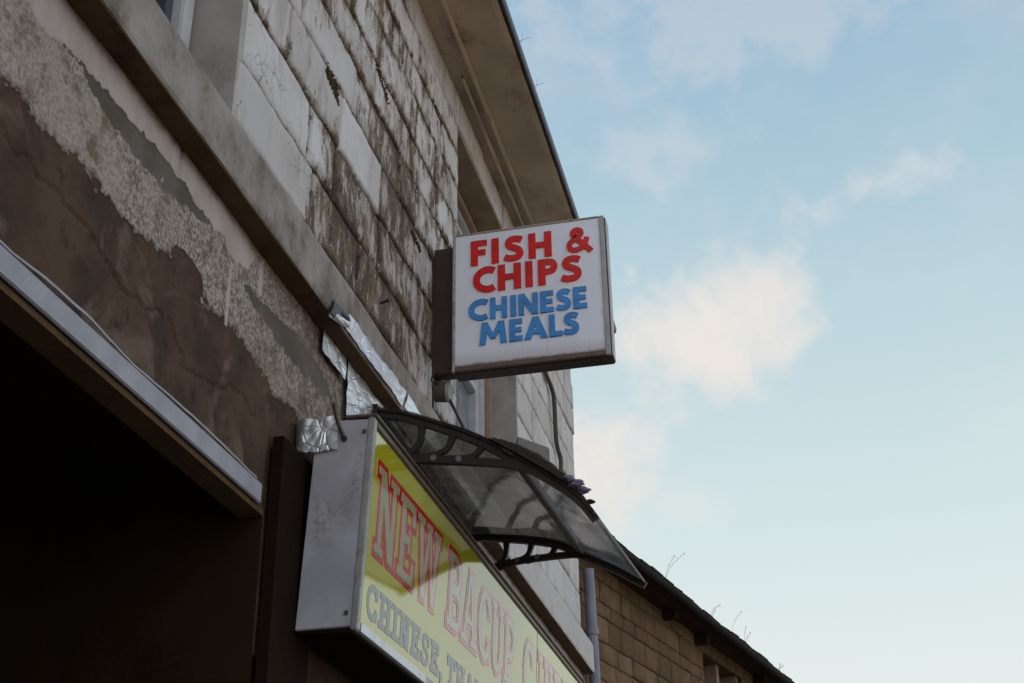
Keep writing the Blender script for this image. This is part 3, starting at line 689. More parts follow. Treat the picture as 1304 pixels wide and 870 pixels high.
SLAB = {'N': (.76, [R_(.10,.03,.25,.97), R_(.51,.03,.66,.97), ('p', [(.06,1),(.27,1),(.68,0),(.47,0)]), R_(.02,0,.33,.12), R_(.0,.88,.2,1), R_(.43,.88,.74,1)]),
 'E': (.66, [R_(.09,.02,.26,.98), R_(.02,.86,.62,1), R_(.02,0,.64,.14), R_(.2,.43,.44,.57), R_(.49,.70,.62,.9), R_(.51,.1,.64,.30), R_(.37,.34,.47,.66)]),
 'W': (1.04, [('p', [(.06,.98),(.24,.98),(.40,0),(.25,0)]), ('p', [(.27,0),(.40,0),(.56,.95),(.45,.95)]), ('p', [(.47,.95),(.57,.95),(.80,0),(.66,0)]), ('p', [(.67,0),(.80,0),(.97,.98),(.80,.98)]), R_(0,.88,.32,1), R_(.70,.88,1.03,1), R_(.38,.88,.64,1)]),
 'B': (.70, [R_(.09,.03,.26,.97), R_(.02,.88,.3,1), R_(.02,0,.3,.12), K_([(.15,.93),(.42,.93),(.54,.86),(.575,.74),(.53,.61),(.42,.55),(.15,.55)], .14), K_([(.15,.49),(.46,.49),(.58,.42),(.615,.28),(.58,.14),(.46,.07),(.15,.07)], .14)]),
 'A': (.80, [('p', [(.08,.02),(.21,.02),(.45,1),(.31,1)]), ('p', [(.56,.02),(.73,.02),(.50,1),(.34,1)]), R_(.2,.26,.6,.38), R_(0,0,.31,.12), R_(.48,0,.81,.12)]),
 'C': (.72, [K_([(.62,.74),(.52,.89),(.38,.93),(.23,.86),(.13,.68),(.11,.5),(.13,.32),(.23,.14),(.38,.07),(.53,.11),(.62,.28)], .16), R_(.55,.66,.67,.98), R_(.55,.05,.67,.32)]),
 'U': (.76, [K_([(.18,.96),(.18,.6),(.18,.3),(.24,.13),(.38,.07),(.52,.13),(.58,.3),(.58,.6),(.58,.96)], .15), R_(.02,.88,.33,1), R_(.44,.88,.74,1)]),
 'P': (.68, [R_(.09,.03,.26,.97), R_(.02,.88,.3,1), R_(.02,0,.36,.12), K_([(.15,.93),(.42,.93),(.55,.85),(.60,.69),(.55,.53),(.42,.45),(.15,.45)], .15)]),
 'T': (.68, [R_(.26,.02,.42,.97), R_(0,.86,.68,1), R_(0,.68,.10,.9), R_(.58,.68,.68,.9), R_(.16,0,.52,.12)]),
 'H': (.76, [R_(.09,.03,.25,.97), R_(.50,.03,.66,.97), R_(.2,.44,.56,.57), R_(.0,.88,.32,1), R_(.0,0,.32,.12), R_(.43,.88,.75,1), R_(.43,0,.75,.12)]),
 'I': (.36, [R_(.10,.03,.26,.97), R_(.0,.88,.36,1), R_(.0,0,.36,.12)]),
 'S': (.64, [K_([(.56,.72),(.46,.89),(.31,.93),(.16,.86),(.12,.72),(.2,.59),(.35,.5),(.5,.40),(.53,.25),(.45,.1),(.3,.07),(.14,.12),(.06,.28)], .15), R_(.48,.68,.58,.97), R_(.03,.03,.13,.33)]),
 'Y': (.76, [R_(.30,.02,.46,.5), ('p', [(.07,.98),(.25,.98),(.46,.45),(.30,.45)]), ('p', [(.53,.98),(.68,.98),(.46,.45),(.30,.45)]), R_(0,.88,.33,1), R_(.45,.88,.76,1), R_(.2,0,.56,.12)]),
 ',': (.24, [R_(.04,-.02,.2,.17), ('p', [(.2,.02),(.2,-.02),(.09,-.2),(.03,-.17),(.11,0)])])}
def glyph(mb, G_, ox, oy, sx, sy, frame, d0, d1, grow=0, wide=1.0):
    """frame = (origin, ux, uy, normal); pieces get slightly different depths so no two faces share a plane"""
    O, ux, uy, nn = frame
    def pt(p, d): return O+ux*(ox+p[0]*sx)+uy*(oy+p[1]*sy)+nn*d
    for i, pc in enumerate(G_):
        dd = d1+(.00005 if frame is FP_ else .00012)*i
        if pc[0] == 'p':
            pts = offset_poly([(x*sx, y*sy) for x, y in pc[1]], grow) if grow else [(x*sx, y*sy) for x, y in pc[1]]
            pts = [(x/sx, y/sy) for x, y in pts]; n = len(pts)
            mb.add([pt(p, d0) for p in pts]+[pt(p, dd) for p in pts], [tuple(range(n-1, -1, -1)), tuple(range(n, 2*n))]+[(k, (k+1) % n, n+(k+1) % n, n+k) for k in range(n)])
        else:
            P = [Vector((p[0]*sx, p[1]*sy, 0)) for p in (smooth_path([(a, c, 0) for a, c in pc[1]], 6) if pc[3] else pc[1])]
            w = pc[2]*sy/2+grow
            if grow: P[0] += (P[0]-P[1]).normalized()*grow; P[-1] += (P[-1]-P[-2]).normalized()*grow
            vs = []; n = len(P)
            for k in range(n):
                t = (P[min(k+1, n-1)]-P[max(k-1, 0)]).normalized(); s = Vector((-t.y, t.x, 0))*w
                for q in (P[k]+s, P[k]-s): vs += [(q.x/sx, q.y/sy)]
            V = [pt(q, d0) for q in vs]+[pt(q, dd) for q in vs]; m_ = 2*n; F = []
            for k in range(n-1):
                a = 2*k; F += [(m_+a, m_+a+1, m_+a+3, m_+a+2), (a+2, a+3, a+1, a), (a, a+2, m_+a+2, m_+a), (a+3, a+1, m_+a+1, m_+a+3)]
            F += [(0, 1, m_+1, m_), (m_-1, m_-2, 2*m_-2, 2*m_-1)]
            mb.add(V, F)

FP_ = None
# ------------------------------------------------------------------ square projecting sign
sg = empty('projecting_sign', (.05, 5.45, 4.74), 'square white lightbox sign with raised red and blue letters reading FISH & CHIPS CHINESE MEALS', 'sign')
YF = 5.36
b = MB().hexa([(.128, YF+.018, 4.352), (.885, YF+.018, 4.352), (.885, YF+.105, 4.352), (.128, YF+.105, 4.352), (.128, YF+.018, 5.118), (.885, YF+.018, 5.118), (.885, YF+.105, 5.118), (.128, YF+.105, 5.118)])
b.build('case', M_BRACK, sg, bevel=.004)
fr = MB()
def fr_side(a, b_, c, d): # outer a-b, inner d-c (front chamfered frame)
    y0, y1 = YF, YF+.020
    fr.hexa([(a[0], y1, a[1]), (b_[0], y1, b_[1]), (c[0], y1, c[1]), (d[0], y1, d[1]), (a[0]*.998+.5*.002, y0+.004, a[1]), (b_[0], y0+.004, b_[1]), (c[0], y0, c[1]), (d[0], y0, d[1])])
xo0, xo1, zo0, zo1 = .122, .880, 4.356, 5.117; t1, t2, t3, t4 = .014, .022, .026, .010
br_ = MB(); br_.box((xo0+t1, YF+.0005, zo0), (xo1-t2, YF+.02, zo0+t3)); br_.build('bottom_rail', M_BRASS, sg, bevel=.003)
fr.box((xo0, YF, zo0), (xo0+t1, YF+.02, zo1)); fr.box((xo1-t2, YF+.001, zo0), (xo1, YF+.02, zo1));  fr.box((xo0+t1, YF+.0005, zo1-t4), (xo1-t2, YF+.02, zo1))
fr.build('frame', M_PALEFR, sg, bevel=.003)
sl = MB().box((.8852, YF+.022, 4.36), (.8885, YF+.100, 5.11)); sl.build('side_panel', M_ALU, sg)
face = MB().box((xo0+t1+.0005, YF+.006, zo0+t3+.0005), (xo1-t2-.0005, YF+.016, zo1-t4-.0005)).build('face', M_FACE, sg)
bk = MB(); bk.box((-.004, YF+.045, 4.372), (.1275, YF+.115, 5.075)); bk.build('wall_bracket', M_BRACK, sg, bevel=.004)
bc = MB(); bc.tube([(.89, YF+.06, 4.52), (.905, YF+.06, 4.52)], .02, 12)
bf = MB().box((.15, YF+.106, 4.40), (.86, YF+.112, 5.09)); bf.build('rear_face', M_FACE, sg)
FR = (Vector((0, YF+.006, 0)), Vector((1, 0, 0)), Vector((0, 0, 1)), Vector((0, -1, 0)))
def raised(text, ext, k, x0, px0, zb, cap, material):
    """ext: left and right edge of every letter, measured along the word"""
    for c, (a, b_) in zip(text, ext):
        xa, xb = x0+(a-px0)*k, x0+(b_-px0)*k
        mb = MB(); glyph(mb, SANS[c][1], xa, zb, (xb-xa)/SANS[c][0], cap, FR, 0, .0075, grow=.0016); mb.build('letter', material, face)
raised('FISH&', ((225, 303), (326, 358), (385, 482), (505, 613), (684, 798)), .001035, .217, 225, 4.926, .138, M_LRED)
raised('CHIPS', ((241, 345), (362, 471), (495, 527), (556, 650), (664, 766)), .001025, .228, 241, 4.770, .138, M_LRED)
raised('CHINESE', ((215, 306), (320, 399), (418, 443), (457, 547), (561, 622), (637, 706), (718, 780)), .001018, .205, 215, 4.618, .112, M_LBLUE)
raised('MEALS', ((268, 397), (413, 473), (484, 593), (603, 662), (670, 745)), .001008, .259, 268, 4.484, .114, M_LBLUE)

# ------------------------------------------------------------------ long fascia lightbox
fbx = empty('fascia_sign', (.15, 5.8, 2.7), 'long yellow shop fascia lightbox with red outlined and dark blue slab lettering', 'sign')
Y0, Y1 = 3.796, 7.96; SEAM = 3.796+2.655
e_ = Vector((.034, 0, .713)).normalized(); nn = Vector((e_.z, 0, -e_.x)); BF = Vector((.25, 0, 2.704)); H = .7168
def fp(y, h, d=0): return BF+Vector((0, y, 0))+e_*h+nn*d
bd = MB().hexa([(.052, Y0, 2.716), (.052, Y1, 2.716), fp(Y1, .012, -.014), fp(Y0, .012, -.014), (.086, Y0, 3.425), (.086, Y1, 3.425), fp(Y1, H-.006, -.014), fp(Y0, H-.006, -.014)])
bd.build('case', M_CASE, fbx, bevel=.003)
MB().hexa([(.056, Y0+.002, 2.7085), (.056, Y1-.002, 2.7085), (.236, Y1-.002, 2.6975), (.236, Y0+.002, 2.6975), (.056, Y0+.002, 2.7125), (.056, Y1-.002, 2.7125), (.236, Y1-.002, 2.7015), (.236, Y0+.002, 2.7015)]).build('dark_underside', M_BOARD, fbx)  # dark sheet added below the case to make its underside near black
rl = MB()
def bar(y0, y1, h0, h1, d0, d1): rl.hexa([fp(y0, h0, d0), fp(y1, h0, d0), fp(y1, h0, d1), fp(y0, h0, d1), fp(y0, h1, d0), fp(y1, h1, d0), fp(y1, h1, d1), fp(y0, h1, d1)])
bar(Y0-.004, Y0+.030, 0, H, -.016, .006); rl.build('end_rail', M_ALU, fbx, bevel=.004)
rl = MB(); bar(Y1-.030, Y1+.004, 0, H, -.016, .006); rl.build('end_rail', M_ALU, fbx, bevel=.004)
rl = MB(); bar(Y0+.030, Y1-.030, H-.026, H, -.016, .006); rl.build('top_rail', M_BRASS, fbx, bevel=.004)
rl = MB(); bar(Y0-.003, Y1+.003, H+.0005, H+.012, -.10, .014); rl.build('rain_cap', M_BRASS, fbx, bevel=.003)
rl = MB(); bar(Y0+.030, Y1-.030, 0, .034, -.016, .006); rl.build('bottom_rail', M_ALU, fbx, bevel=.004)
def panel(y0, y1):
    n = max(2, int((y1-y0)/.05)); mb = MB()
    for j in range(9):
        for i in range(n+1):
            y = lerp(y0, y1, i/n); h = lerp(.035, H-.027, j/8); mb.v.append(tuple(fp(y, h, -.002+.0005*nz(y*2, h*3, 1, 2))))
    for j in range(8):
        for i in range(n): p = j*(n+1)+i; mb.f.append((p, p+1, p+n+2, p+n+1))
    return mb.build('face_panel', M_YEL, fbx, smooth=True)
p1 = panel(Y0+.031, SEAM-.002); p2 = panel(SEAM+.002, Y1-.031)
sm = MB(); rl = sm; sm.hexa([fp(SEAM-.0035, .036, -.005), fp(SEAM+.0035, .036, -.005), fp(SEAM+.0035, .036, -.0015), fp(SEAM-.0035, .036, -.0015), fp(SEAM-.0035, H-.028, -.005), fp(SEAM+.0035, H-.028, -.005), fp(SEAM+.0035, H-.028, -.0015), fp(SEAM-.0035, H-.028, -.0015)])
sm.build('panel_joint', M_CABLE, fbx)
FP = FP_ = (Vector((.25, Y0, 2.704)), Vector((0, 1, 0)), e_, nn)
def outlined(text, y0, y1, h, cap, parent, sp=.02):
    ws = sum(SLAB[c][0] for c in text)+sp*(len(text)-1); sx = (y1-y0)/ws; x = y0
    for c in text:
        a = MB(); glyph(a, SLAB[c][1], x, h, sx, cap, FP, -.004, -.0008, grow=.0145); q = a.build('letter', M_RED, parent)
        a = MB(); glyph(a, SLAB[c][1], x, h, sx, cap, FP, -.004, .0002, grow=-.005); a.build('inner_fill', M_CREAM, q); x += (SLAB[c][0]+sp)*sx
def printed(text, y0, y1, h, cap, parent, sp=.10):
    ws = sum(SLAB[c][0] for c in text)+sp*(len(text)-1); sx = (y1-y0)/ws; x = y0
    for c in text:
        a = MB(); glyph(a, SLAB[c][1], x, h, sx, cap, FP, -.004, -.0008, grow=.0038); a.build('letter', M_INK, parent); x += (SLAB[c][0]+sp)*sx
# fp() depth -.004 is the panel face; lettering stands a hair proud of it
outlined('NEW', .100, .885, .285, .305, fbx); outlined('BACUP', .985, 2.150, .285, .305, fbx)
outlined('C', 2.345, 2.575, .285, .305, fbx); outlined('HIPPY', 2.685, 3.80, .285, .305, fbx)
printed('CHINESE,', .083, .985, .070, .110, fbx); printed('THAI', 1.050, 1.53, .070, .110, fbx)
for z, t in ((2.76, .22), (3.37, .255)): MB().tube([(t+.0, Y0-.006, z), (t, Y0+.01, z)], .007, 10).build('screw', M_JB, fbx)
st = MB(); st.hexa([fp(Y0+.035, .003, .0062), fp(Y0+.75, .003, .0062), fp(Y0+.75, .003, .0075), fp(Y0+.035, .003, .0075), fp(Y0+.035, .031, .0062), fp(Y0+.75, .031, .0062), fp(Y0+.75, .031, .0075), fp(Y0+.035, .031, .0075)])
st.build('sticker', panel_mat('pale_sticker', (.60, .66, .78), .3, 1.0), fbx)
bdz = MB().box((.003, 3.66, 2.45), (.050, 3.790, 3.335)); 
tag(MB().box((.012, 3.612, .02), (.049, 3.93, 3.30)).build('timber_board', M_BOARD), 'dark vertical timber board on the pier behind the fascia lightbox end', 'board')

# ------------------------------------------------------------------ door canopy
cp = empty('door_canopy', (.03, 5.28, 3.8), 'sagging smoked plastic door canopy on black scroll brackets above the fascia lightbox', 'canopy')
YA, YB = 4.549, 6.018
NEAR = [(.03, 3.807), (.16, 3.775), (.298, 3.718), (.40, 3.672), (.488, 3.623), (.581, 3.561), (.731, 3.455), (.833, 3.369), (.898, 3.279)]
FAR = [(.03, 3.78), (.13, 3.772), (.245, 3.756), (.37, 3.735), (.495, 3.701), (.594, 3.644), (.743, 3.565), (.83, 3.51), (.895, 3.467)]
def prof(pts, t):
    k = t*(len(pts)-1); P = smooth_path([(a, c, 0) for a, c in pts], 8); i = min(int(k*8), len(P)-2); f = k*8-i; return P[i].lerp(P[i+1], f)
def cpt(s, t, d=0):
    a = prof(NEAR, s); c = prof(FAR, s); x = lerp(a.x, c.x, t); z = lerp(a.y, c.y, t)
    if s > .80 and t < .5: z += .012*sin((s-.8)/.2*pi)*(1-2*t)
    return Vector((x, lerp(YA-.03, YB+.03, t), z+d))
def sheet(name, s0, s1, t0=0, t1=1, d0=.004, d1=.008, material=M_POLY):
    mb = MB(); a, c = 24, 20
    for d in (d0, d1):
        for i in range(a+1):
            for j in range(c+1):
                s = lerp(s0, s1, i/a); t = lerp(t0, t1, j/c); mb.v.append(tuple(cpt(s, t, d+.0025*nz(s*4, t*4, 2, 2))))
    q = (a+1)*(c+1)
    for i in range(a):
        for j in range(c):
            p = i*(c+1)+j; mb.f += [(p, p+1, p+c+2, p+c+1), (q+p+c+1, q+p+c+2, q+p+1, q+p)]
    for i in range(a):
        for j in (0, c): p = i*(c+1)+j; mb.f.append((p, p+c+1, q+p+c+1, q+p))
    for j in range(c):
        for i in (0, a): p = i*(c+1)+j; mb.f.append((p, p+1, q+p+1, q+p))
    o = mb.build(name, material, cp, smooth=False); o.data.materials.append(M_CLEAR)
    for k, f in enumerate(o.data.polygons):
        if k < 2*a*c and k % 2 == 1 or k >= 2*a*c: f.material_index = 1
    return o
sheet('roof_sheet', 0, .615); sheet('roof_sheet', .625, .995, material=M_POLY2)
mb = MB(); n = 20
for s0, s1, d0, d1 in ((.600, .640, -.012, .003),):
    for j in range(n):
        t0, t1 = j/n, (j+1)/n
        mb.hexa([cpt(s0, t0, d0), cpt(s1, t0, d0), cpt(s1, t1, d0), cpt(s0, t1, d0), cpt(s0, t0, d1), cpt(s1, t0, d1), cpt(s1, t1, d1), cpt(s0, t1, d1)])
mb.build('joint_rail', M_BRACK, cp)
mb = MB()
for j in range(n):
    t0, t1 = j/n, (j+1)/n
    mb.hexa([cpt(.985, t0, -.004), cpt(1, t0, -.004), cpt(1, t1, -.004), cpt(.985, t1, -.004), cpt(.985, t0, .012), cpt(1, t0, .012), cpt(1, t1, .012), cpt(.985, t1, .012)])
mb.build('front_rail', M_BRACK, cp)
MB().hexa([(.004, YA-.03, 3.765), (.004, YB+.03, 3.738), (.048, YB+.03, 3.745), (.048, YA-.03, 3.772), (.004, YA-.03, 3.825), (.004, YB+.03, 3.80), (.048, YB+.03, 3.797), (.048, YA-.03, 3.822)]).build('back_rail', M_PLAST, cp)
def scroll(pts, Y, low, name='bracket'):
    """flat moulded bracket: wall leg, arched arm, lower arm, three curved webs and two bosses"""
    mb = MB(); T = .013
    def strip(P, w, y0, y1):
        n = len(P); vs = []
        ws = w if isinstance(w, list) else [w]*n
        for y in (y0, y1):
            for k in range(n):
                t = (P[min(k+1, n-1)]-P[max(k-1, 0)]).normalized(); s = Vector((-t.y, t.x))*ws[k]/2
                vs += [(P[k].x+s.x, y, P[k].y+s.y), (P[k].x-s.x, y, P[k].y-s.y)]
        q = 2*n; F = []
        for k in range(n-1):
            a = 2*k; F += [(a, a+1, a+3, a+2), (q+a+2, q+a+3, q+a+1, q+a), (a, a+2, q+a+2, q+a), (a+3, a+1, q+a+1, q+a+3)]
        F += [(0, 1, q+1, q), (q-1, q-2, 2*q-2, 2*q-1)]; mb.add(vs, F)
    P = [Vector((p.x, p.y-.014)) for p in smooth_path([(a, c, 0) for a, c in pts], 5)]
    wd = [.031+.009*sin(pi*i/(len(P)-1)) for i in range(len(P))]
    strip(P, wd, Y-T, Y+T)
    strip([Vector((p.x, p.y+.010)) for p in P], .007, Y-T*1.7, Y+T*1.7)           # upper flange gripping the sheet
    Lw = [Vector((p.x, p.y)) for p in smooth_path([(a, c, 0) for a, c in low], 5)]
    strip(Lw, .029, Y-T+.001, Y+T-.001)
    strip([Vector((.036, pts[0][1]-.005)), Vector((.036, low[0][1]-.02))], .026, Y-T-.0015, Y+T+.0015)
    def at(x, Q):
        for a, c in zip(Q, Q[1:]):
            if a.x <= x <= c.x: return a.lerp(c, (x-a.x)/max(1e-6, c.x-a.x))
        return Q[-1]
    for k, (xa, xb) in enumerate(((.135, .225), (.225, .355), (.325, .475))):
        a, c = at(xa, Lw), at(xb, P); md = (a+c)/2+Vector((.035, -.022))
        Q = [Vector((q.x, q.y)) for q in smooth_path([(a.x, a.y, 0), (md.x, md.y, 0), (c.x, c.y, 0)], 6)]
        w = [.040-.020*sin(pi*i/(len(Q)-1)) for i in range(len(Q))]
        strip(Q, w, Y-T+.0018+.0007*k, Y+T-.0018-.0007*k)
    q = mb.build(name, M_PLAST, cp)
    for x in (.278, .379):
        a = at(x, Lw); MB().tube([(a.x, Y-T-.004, a.y+.004), (a.x, Y+T+.004, a.y+.004)], .013, 14).build('boss', M_GREYBOX, q)
scroll(NEAR, YA, [(.036, 3.600), (.10, 3.590), (.20, 3.578), (.40, 3.548), (.56, 3.520), (.68, 3.478)])
scroll(FAR, YB, [(.036, 3.560), (.10, 3.578), (.18, 3.600), (.26, 3.622), (.40, 3.632), (.58, 3.632), (.66, 3.60)])
# crust of moss and leaf litter lying along the near edge of the sheet
mb = MB(); rr = random.Random(3); n = 40
for i in range(n+1):
    s = lerp(.52, .90, i/n); h = .058*sin(pi*min(1, i/n*1.02))**.8+.007*nz(s*30, 0, 0)
    w = .09+.02*nz(s*9, 2, 2)
    for k, (dt, hh) in enumerate(((-.008, 0), (0, .7), (.03, 1), (.06, .6), (.10, 0))): mb.v.append(tuple(cpt(s, dt*(w/.09), .006+max(.001, h)*hh)))
for i in range(n):
    for k in range(4): mb.f.append((i*5+k, (i+1)*5+k, (i+1)*5+k+1, i*5+k+1))
    mb.f.append((i*5+4, (i+1)*5+4, (i+1)*5, i*5))
tag(mb.build('moss_crust', M_MOSS), 'dark crust of moss lying along the near top edge of the canopy', 'moss')
for q, (s, t, r) in enumerate(((.845, .0, .016), (.885, .0, .020), (.915, .01, .018), (.955, .03, .012))):
    bm = bmesh.new(); bmesh.ops.create_icosphere(bm, subdivisions=3, radius=r)
    for v in bm.verts: v.co += v.co.normalized()*(nz(v.co.x*90, v.co.y*90, v.co.z*90+q)*r*.5); v.co.x *= 1.35; v.co.z *= .75
    c = cpt(s, t, .018+r*.5); bmesh.ops.translate(bm, verts=bm.verts, vec=c); me = bpy.data.meshes.new('litter_clump'); bm.to_mesh(me); bm.free()
    tag(link('litter_clump', me, None, M_LEAF if q < 3 else M_MOSS, True), ('pale purple clump highest on the canopy edge beside the moss crust', 'largest pale purple clump, in the middle of the canopy edge litter', 'pale purple clump just below the largest one on the canopy edge', 'small dark clump lowest on the near canopy edge')[q], 'clump', 'litter clumps on the canopy edge')

rr = random.Random(8)
for q, (pts, w, lab) in enumerate((([(3.86, 4.985), (3.92, 4.975), (3.98, 4.95)], .020, 'brown-green moss tuft in a joint of the pale upper blocks, highest and farthest left'),
                     ([(4.47, 5.47), (4.60, 5.40)], .013, 'moss tuft in a joint of the stone blocks below the eaves'),
                     ([(5.02, 4.95), (5.16, 4.93)], .013, 'moss tuft on the stained blocks left of the square sign'))):
    bm = bmesh.new(); P = smooth_path([(y, z, 0) for y, z in pts], 12)
    for p in P:
        for _ in range(9):
            y, z = p.x+rr.gauss(0, w*.5), p.y+rr.gauss(0, w*.8); r = rr.uniform(.3, 1)*w*.45
            mt = Matrix.Translation((.010+rr.random()*.008, y, z))
            g_ = bmesh.ops.create_icosphere(bm, subdivisions=1, radius=r, matrix=mt)
            for v in g_['verts']: v.co += Vector((rr.uniform(-1, 1), rr.uniform(-1, 1), rr.uniform(-1.6, .6)))*r*.6
    me = bpy.data.meshes.new('moss_tuft'); bm.to_mesh(me); bm.free()
    tag(link('moss_tuft', me, None, M_MOSSG), lab, 'moss', 'moss tufts in the wall joints')

# ------------------------------------------------------------------ foil flashing and tape
def foil_sheet(quad, nu, nv, amp, name, label, seed, parent=None, cat='foil', m_=M_FOIL, ragged=.01):
    """quad: four corners; wrinkled in its own normal direction"""
    A, B, C_, D = [Vector(p) for p in quad]; nrm = (B-A).cross(D-A).normalized()
    if nrm.x < 0: nrm = -nrm
    mb = MB()
    for side in (0, .0012):
        for j in range(nv+1):
            for i in range(nu+1):
                u, v = i/nu, j/nv; p = A.lerp(B, u).lerp(D.lerp(C_, u), v)
                w = abs(nz(p.y*5+seed, p.z*11, seed, 2))*amp*1.3+nz(p.y*15, p.z*18, seed, 2)*amp*.3
                e = ragged*nz(p.y*6, seed, 3)*(1 if v in (0, 1) else 0)
                mb.v.append(tuple(p+nrm*(w+side)+Vector((0, 0, e))))
    q = (nu+1)*(nv+1)
    for j in range(nv):
        for i in range(nu): p = j*(nu+1)+i; mb.f += [(p, p+1, p+nu+2, p+nu+1), (q+p+nu+1, q+p+nu+2, q+p+1, q+p)]
    for i in range(nu):
        for j in (0, nv): p = j*(nu+1)+i; mb.f.append((p, p+1, q+p+1, q+p))
    for j in range(nv):
        for i in (0, nu): p = j*(nu+1)+i; mb.f.append((p, p+nu+1, q+p+nu+1, q+p))
    o = mb.build(name, m_, parent)
    return tag(o, label, cat) if label else o
up_f = foil_sheet([(.0915, 3.93, 3.890), (.0915, 4.70, 3.890), (.0915, 4.74, 3.972), (.0915, 4.03, 3.962)], 60, 8, .006, 'foil_flashing', 'upper strip of crumpled silver foil stuck on the sill band face', 1)
foil_sheet([(.0915, 4.73, 3.890), (.0915, 6.1, 3.890), (.0915, 6.1, 3.935), (.0915, 4.78, 3.972)], 70, 6, .006, 'foil_flashing', 'short end strip of foil on the sill band just above the canopy', 2)
foil_sheet([(.020, 3.965, 3.79), (.020, 4.215, 3.785), (.020, 4.215, 3.872), (.020, 3.965, 3.872)], 24, 10, .008, 'foil_flashing', 'small foil patch under the sill band, left of the other lower strip', 3)
foil_sheet([(.022, 4.235, 3.60), (.022, 5.1, 3.60), (.022, 5.1, 3.870), (.022, 4.225, 3.872)], 56, 20, .012, 'foil_flashing', 'large torn foil sheet hanging below the sill band behind the lightbox', 4)
# the foil's curled dark-backed end
fl = [(3.832, 3.862), (3.832, 3.890), (3.866, 3.937), (3.905, 3.943), (4.004, 3.938), (4.016, 3.920), (3.955, 3.905), (3.90, 3.872)]
mb = MB(); nf = len(fl)
for dx in (0, .0015): mb.v += [(.098+dx+.010*sin(k*1.7), y, z) for k, (y, z) in enumerate(fl)]+[(.106+dx, 3.91, 3.908)]
for k in range(nf):
    a, c = k, (k+1) % nf; mb.f += [(nf, a, c), (2*nf+1, nf+1+c, nf+1+a), (a, nf+1+a, nf+1+c, c)]
mb.build('curled_end', M_GUTTER, up_f)
mb = MB()
for q in range(2):
    for i in range(13):
        a = i/12*pi*1.3; r = .016-.0015*q
        for j in range(7): mb.v.append((.104+r*cos(a), 3.838+j*.024, 3.858+.006*j-r*sin(a)+.002*nz(j, i, 3)))
for q in range(2):
    for i in range(12):
        for j in range(6): p = q*91+i*7+j; mb.f.append((p, p+1, p+8, p+7))
mb.build('foil_curl', M_FOIL, up_f, smooth=True)
mb = MB(); nu, nv = 36, 20
for s in (0, .0012):
    for j in range(nv+1):
        for i in range(nu+1):
            u, v = i/nu, j/nv; x = lerp(-.002, .168-.006*v, u); z = lerp(3.316, 3.436, v)-.008*u+(.012*nz(u*3, 5, 5) if v in (0, 1) else 0)
            y = 3.789-.004-abs(nz(x*13, z*11, 8, 2))*.020*(1-u*.75)+s+(.05*max(0, (.3-u)/.3)**2 if u < .3 else 0); mb.v.append((x, y, z))
q = (nu+1)*(nv+1)
for j in range(nv):
    for i in range(nu): p = j*(nu+1)+i; mb.f += [(p, p+1, p+nu+2, p+nu+1), (q+p+nu+1, q+p+nu+2, q+p+1, q+p)]
tag(mb.build('silver_tape', M_TAPE), 'crumpled square of silver tape wrapping the top corner of the fascia lightbox', 'tape')
t = MB(); t.tube(smooth_path([(.150, 3.775, 3.475), (.158, 3.772, 3.44), (.168, 3.778, 3.40), (.186, 3.788, 3.352)], 5), .0062, 8)
t.tube([(.186, 3.786, 3.352), (.187, 3.795, 3.350)], .010, 8)
tag(t.build('metal_hook', M_BRACK), 'short dark rod bolted to the end of the fascia lightbox beside the tape', 'rod')

# ------------------------------------------------------------------ junction box, cables, wall box, pipes
jb = empty('junction_box', (.03, 5.5, 4.28), 'small round junction box on the mossy wall below the square sign', 'junction box')
MB().tube([(.0, 5.46, 4.315), (.075, 5.46, 4.305)], [.052, .050], 20).build('body', M_JB, jb)
MB().tube([(.0755, 5.46, 4.305), (.090, 5.46, 4.304)], [.052, .046], 20).build('lid', M_JBW, jb)
t = MB().tube(smooth_path([(.135, 5.46, 4.39), (.085, 5.44, 4.405), (.035, 5.40, 4.385), (.02, 5.37, 4.33), (.04, 5.42, 4.33)], 8), .0042, 8)
tag(t.build('cable', M_CABLE), 'thin black cable looping from the square sign down to the junction box', 'cable')
t = MB().tube(smooth_path([(.080, 5.46, 4.275), (.095, 5.50, 4.235), (.09, 5.62, 4.231), (.085, 5.72, 4.222), (.08, 5.75, 4.18), (.08, 5.70, 4.10), (.05, 5.60, 4.10)], 8), .0075, 8)
tag(t.build('cable', M_CABLE), 'thick black cable drooping from the junction box towards the canopy', 'cable')
t = MB().tube(smooth_path([(.03, 5.37, 4.29), (.022, 5.40, 4.20), (.03, 5.47, 4.12), (.06, 5.55, 4.02)], 6), .005, 8)
tag(t.build('cable', M_CABLE), 'black cable hugging the wall left of and below the junction box', 'cable')
t = MB().tube([(-.01, 4.62, 4.335+.0), (.05, 4.60, 4.338)], .006, 8); t.tube([(.05, 4.60, 4.338), (.056, 4.598, 4.339)], .011, 8)
tag(t.build('wall_nail', M_BRACK), 'rusty nail sticking out of the mossy stone blocks left of the square sign', 'nail')
wb = empty('wall_box', (.1, 7.3, 4.75), 'grey floodlight-like box on the far white wall just above the canopy', 'wall box')
c0 = Vector((.045, 7.12, 4.785)); ax = Vector((.155, .23, 0)); dp = Vector((-.04, .16, 0)); dn = Vector((0, 0, -.125))
P8 = [c0+dn, c0+ax+dn, c0+ax+dp+dn, c0+dp+dn, c0, c0+ax, c0+ax+dp, c0+dp]
MB().hexa(P8).build('housing', M_GREYBOX, wb, bevel=.008)
MB().tube([c0+ax*.4+dp*.6+dn*.5, (.0, 7.36, 4.73)], .018, 10).build('mounting_arm', M_BRACK, wb)
q = [c0+ax*.12+dn*.8+dp*-.02, c0+ax*.9+dn*.8+dp*-.02]
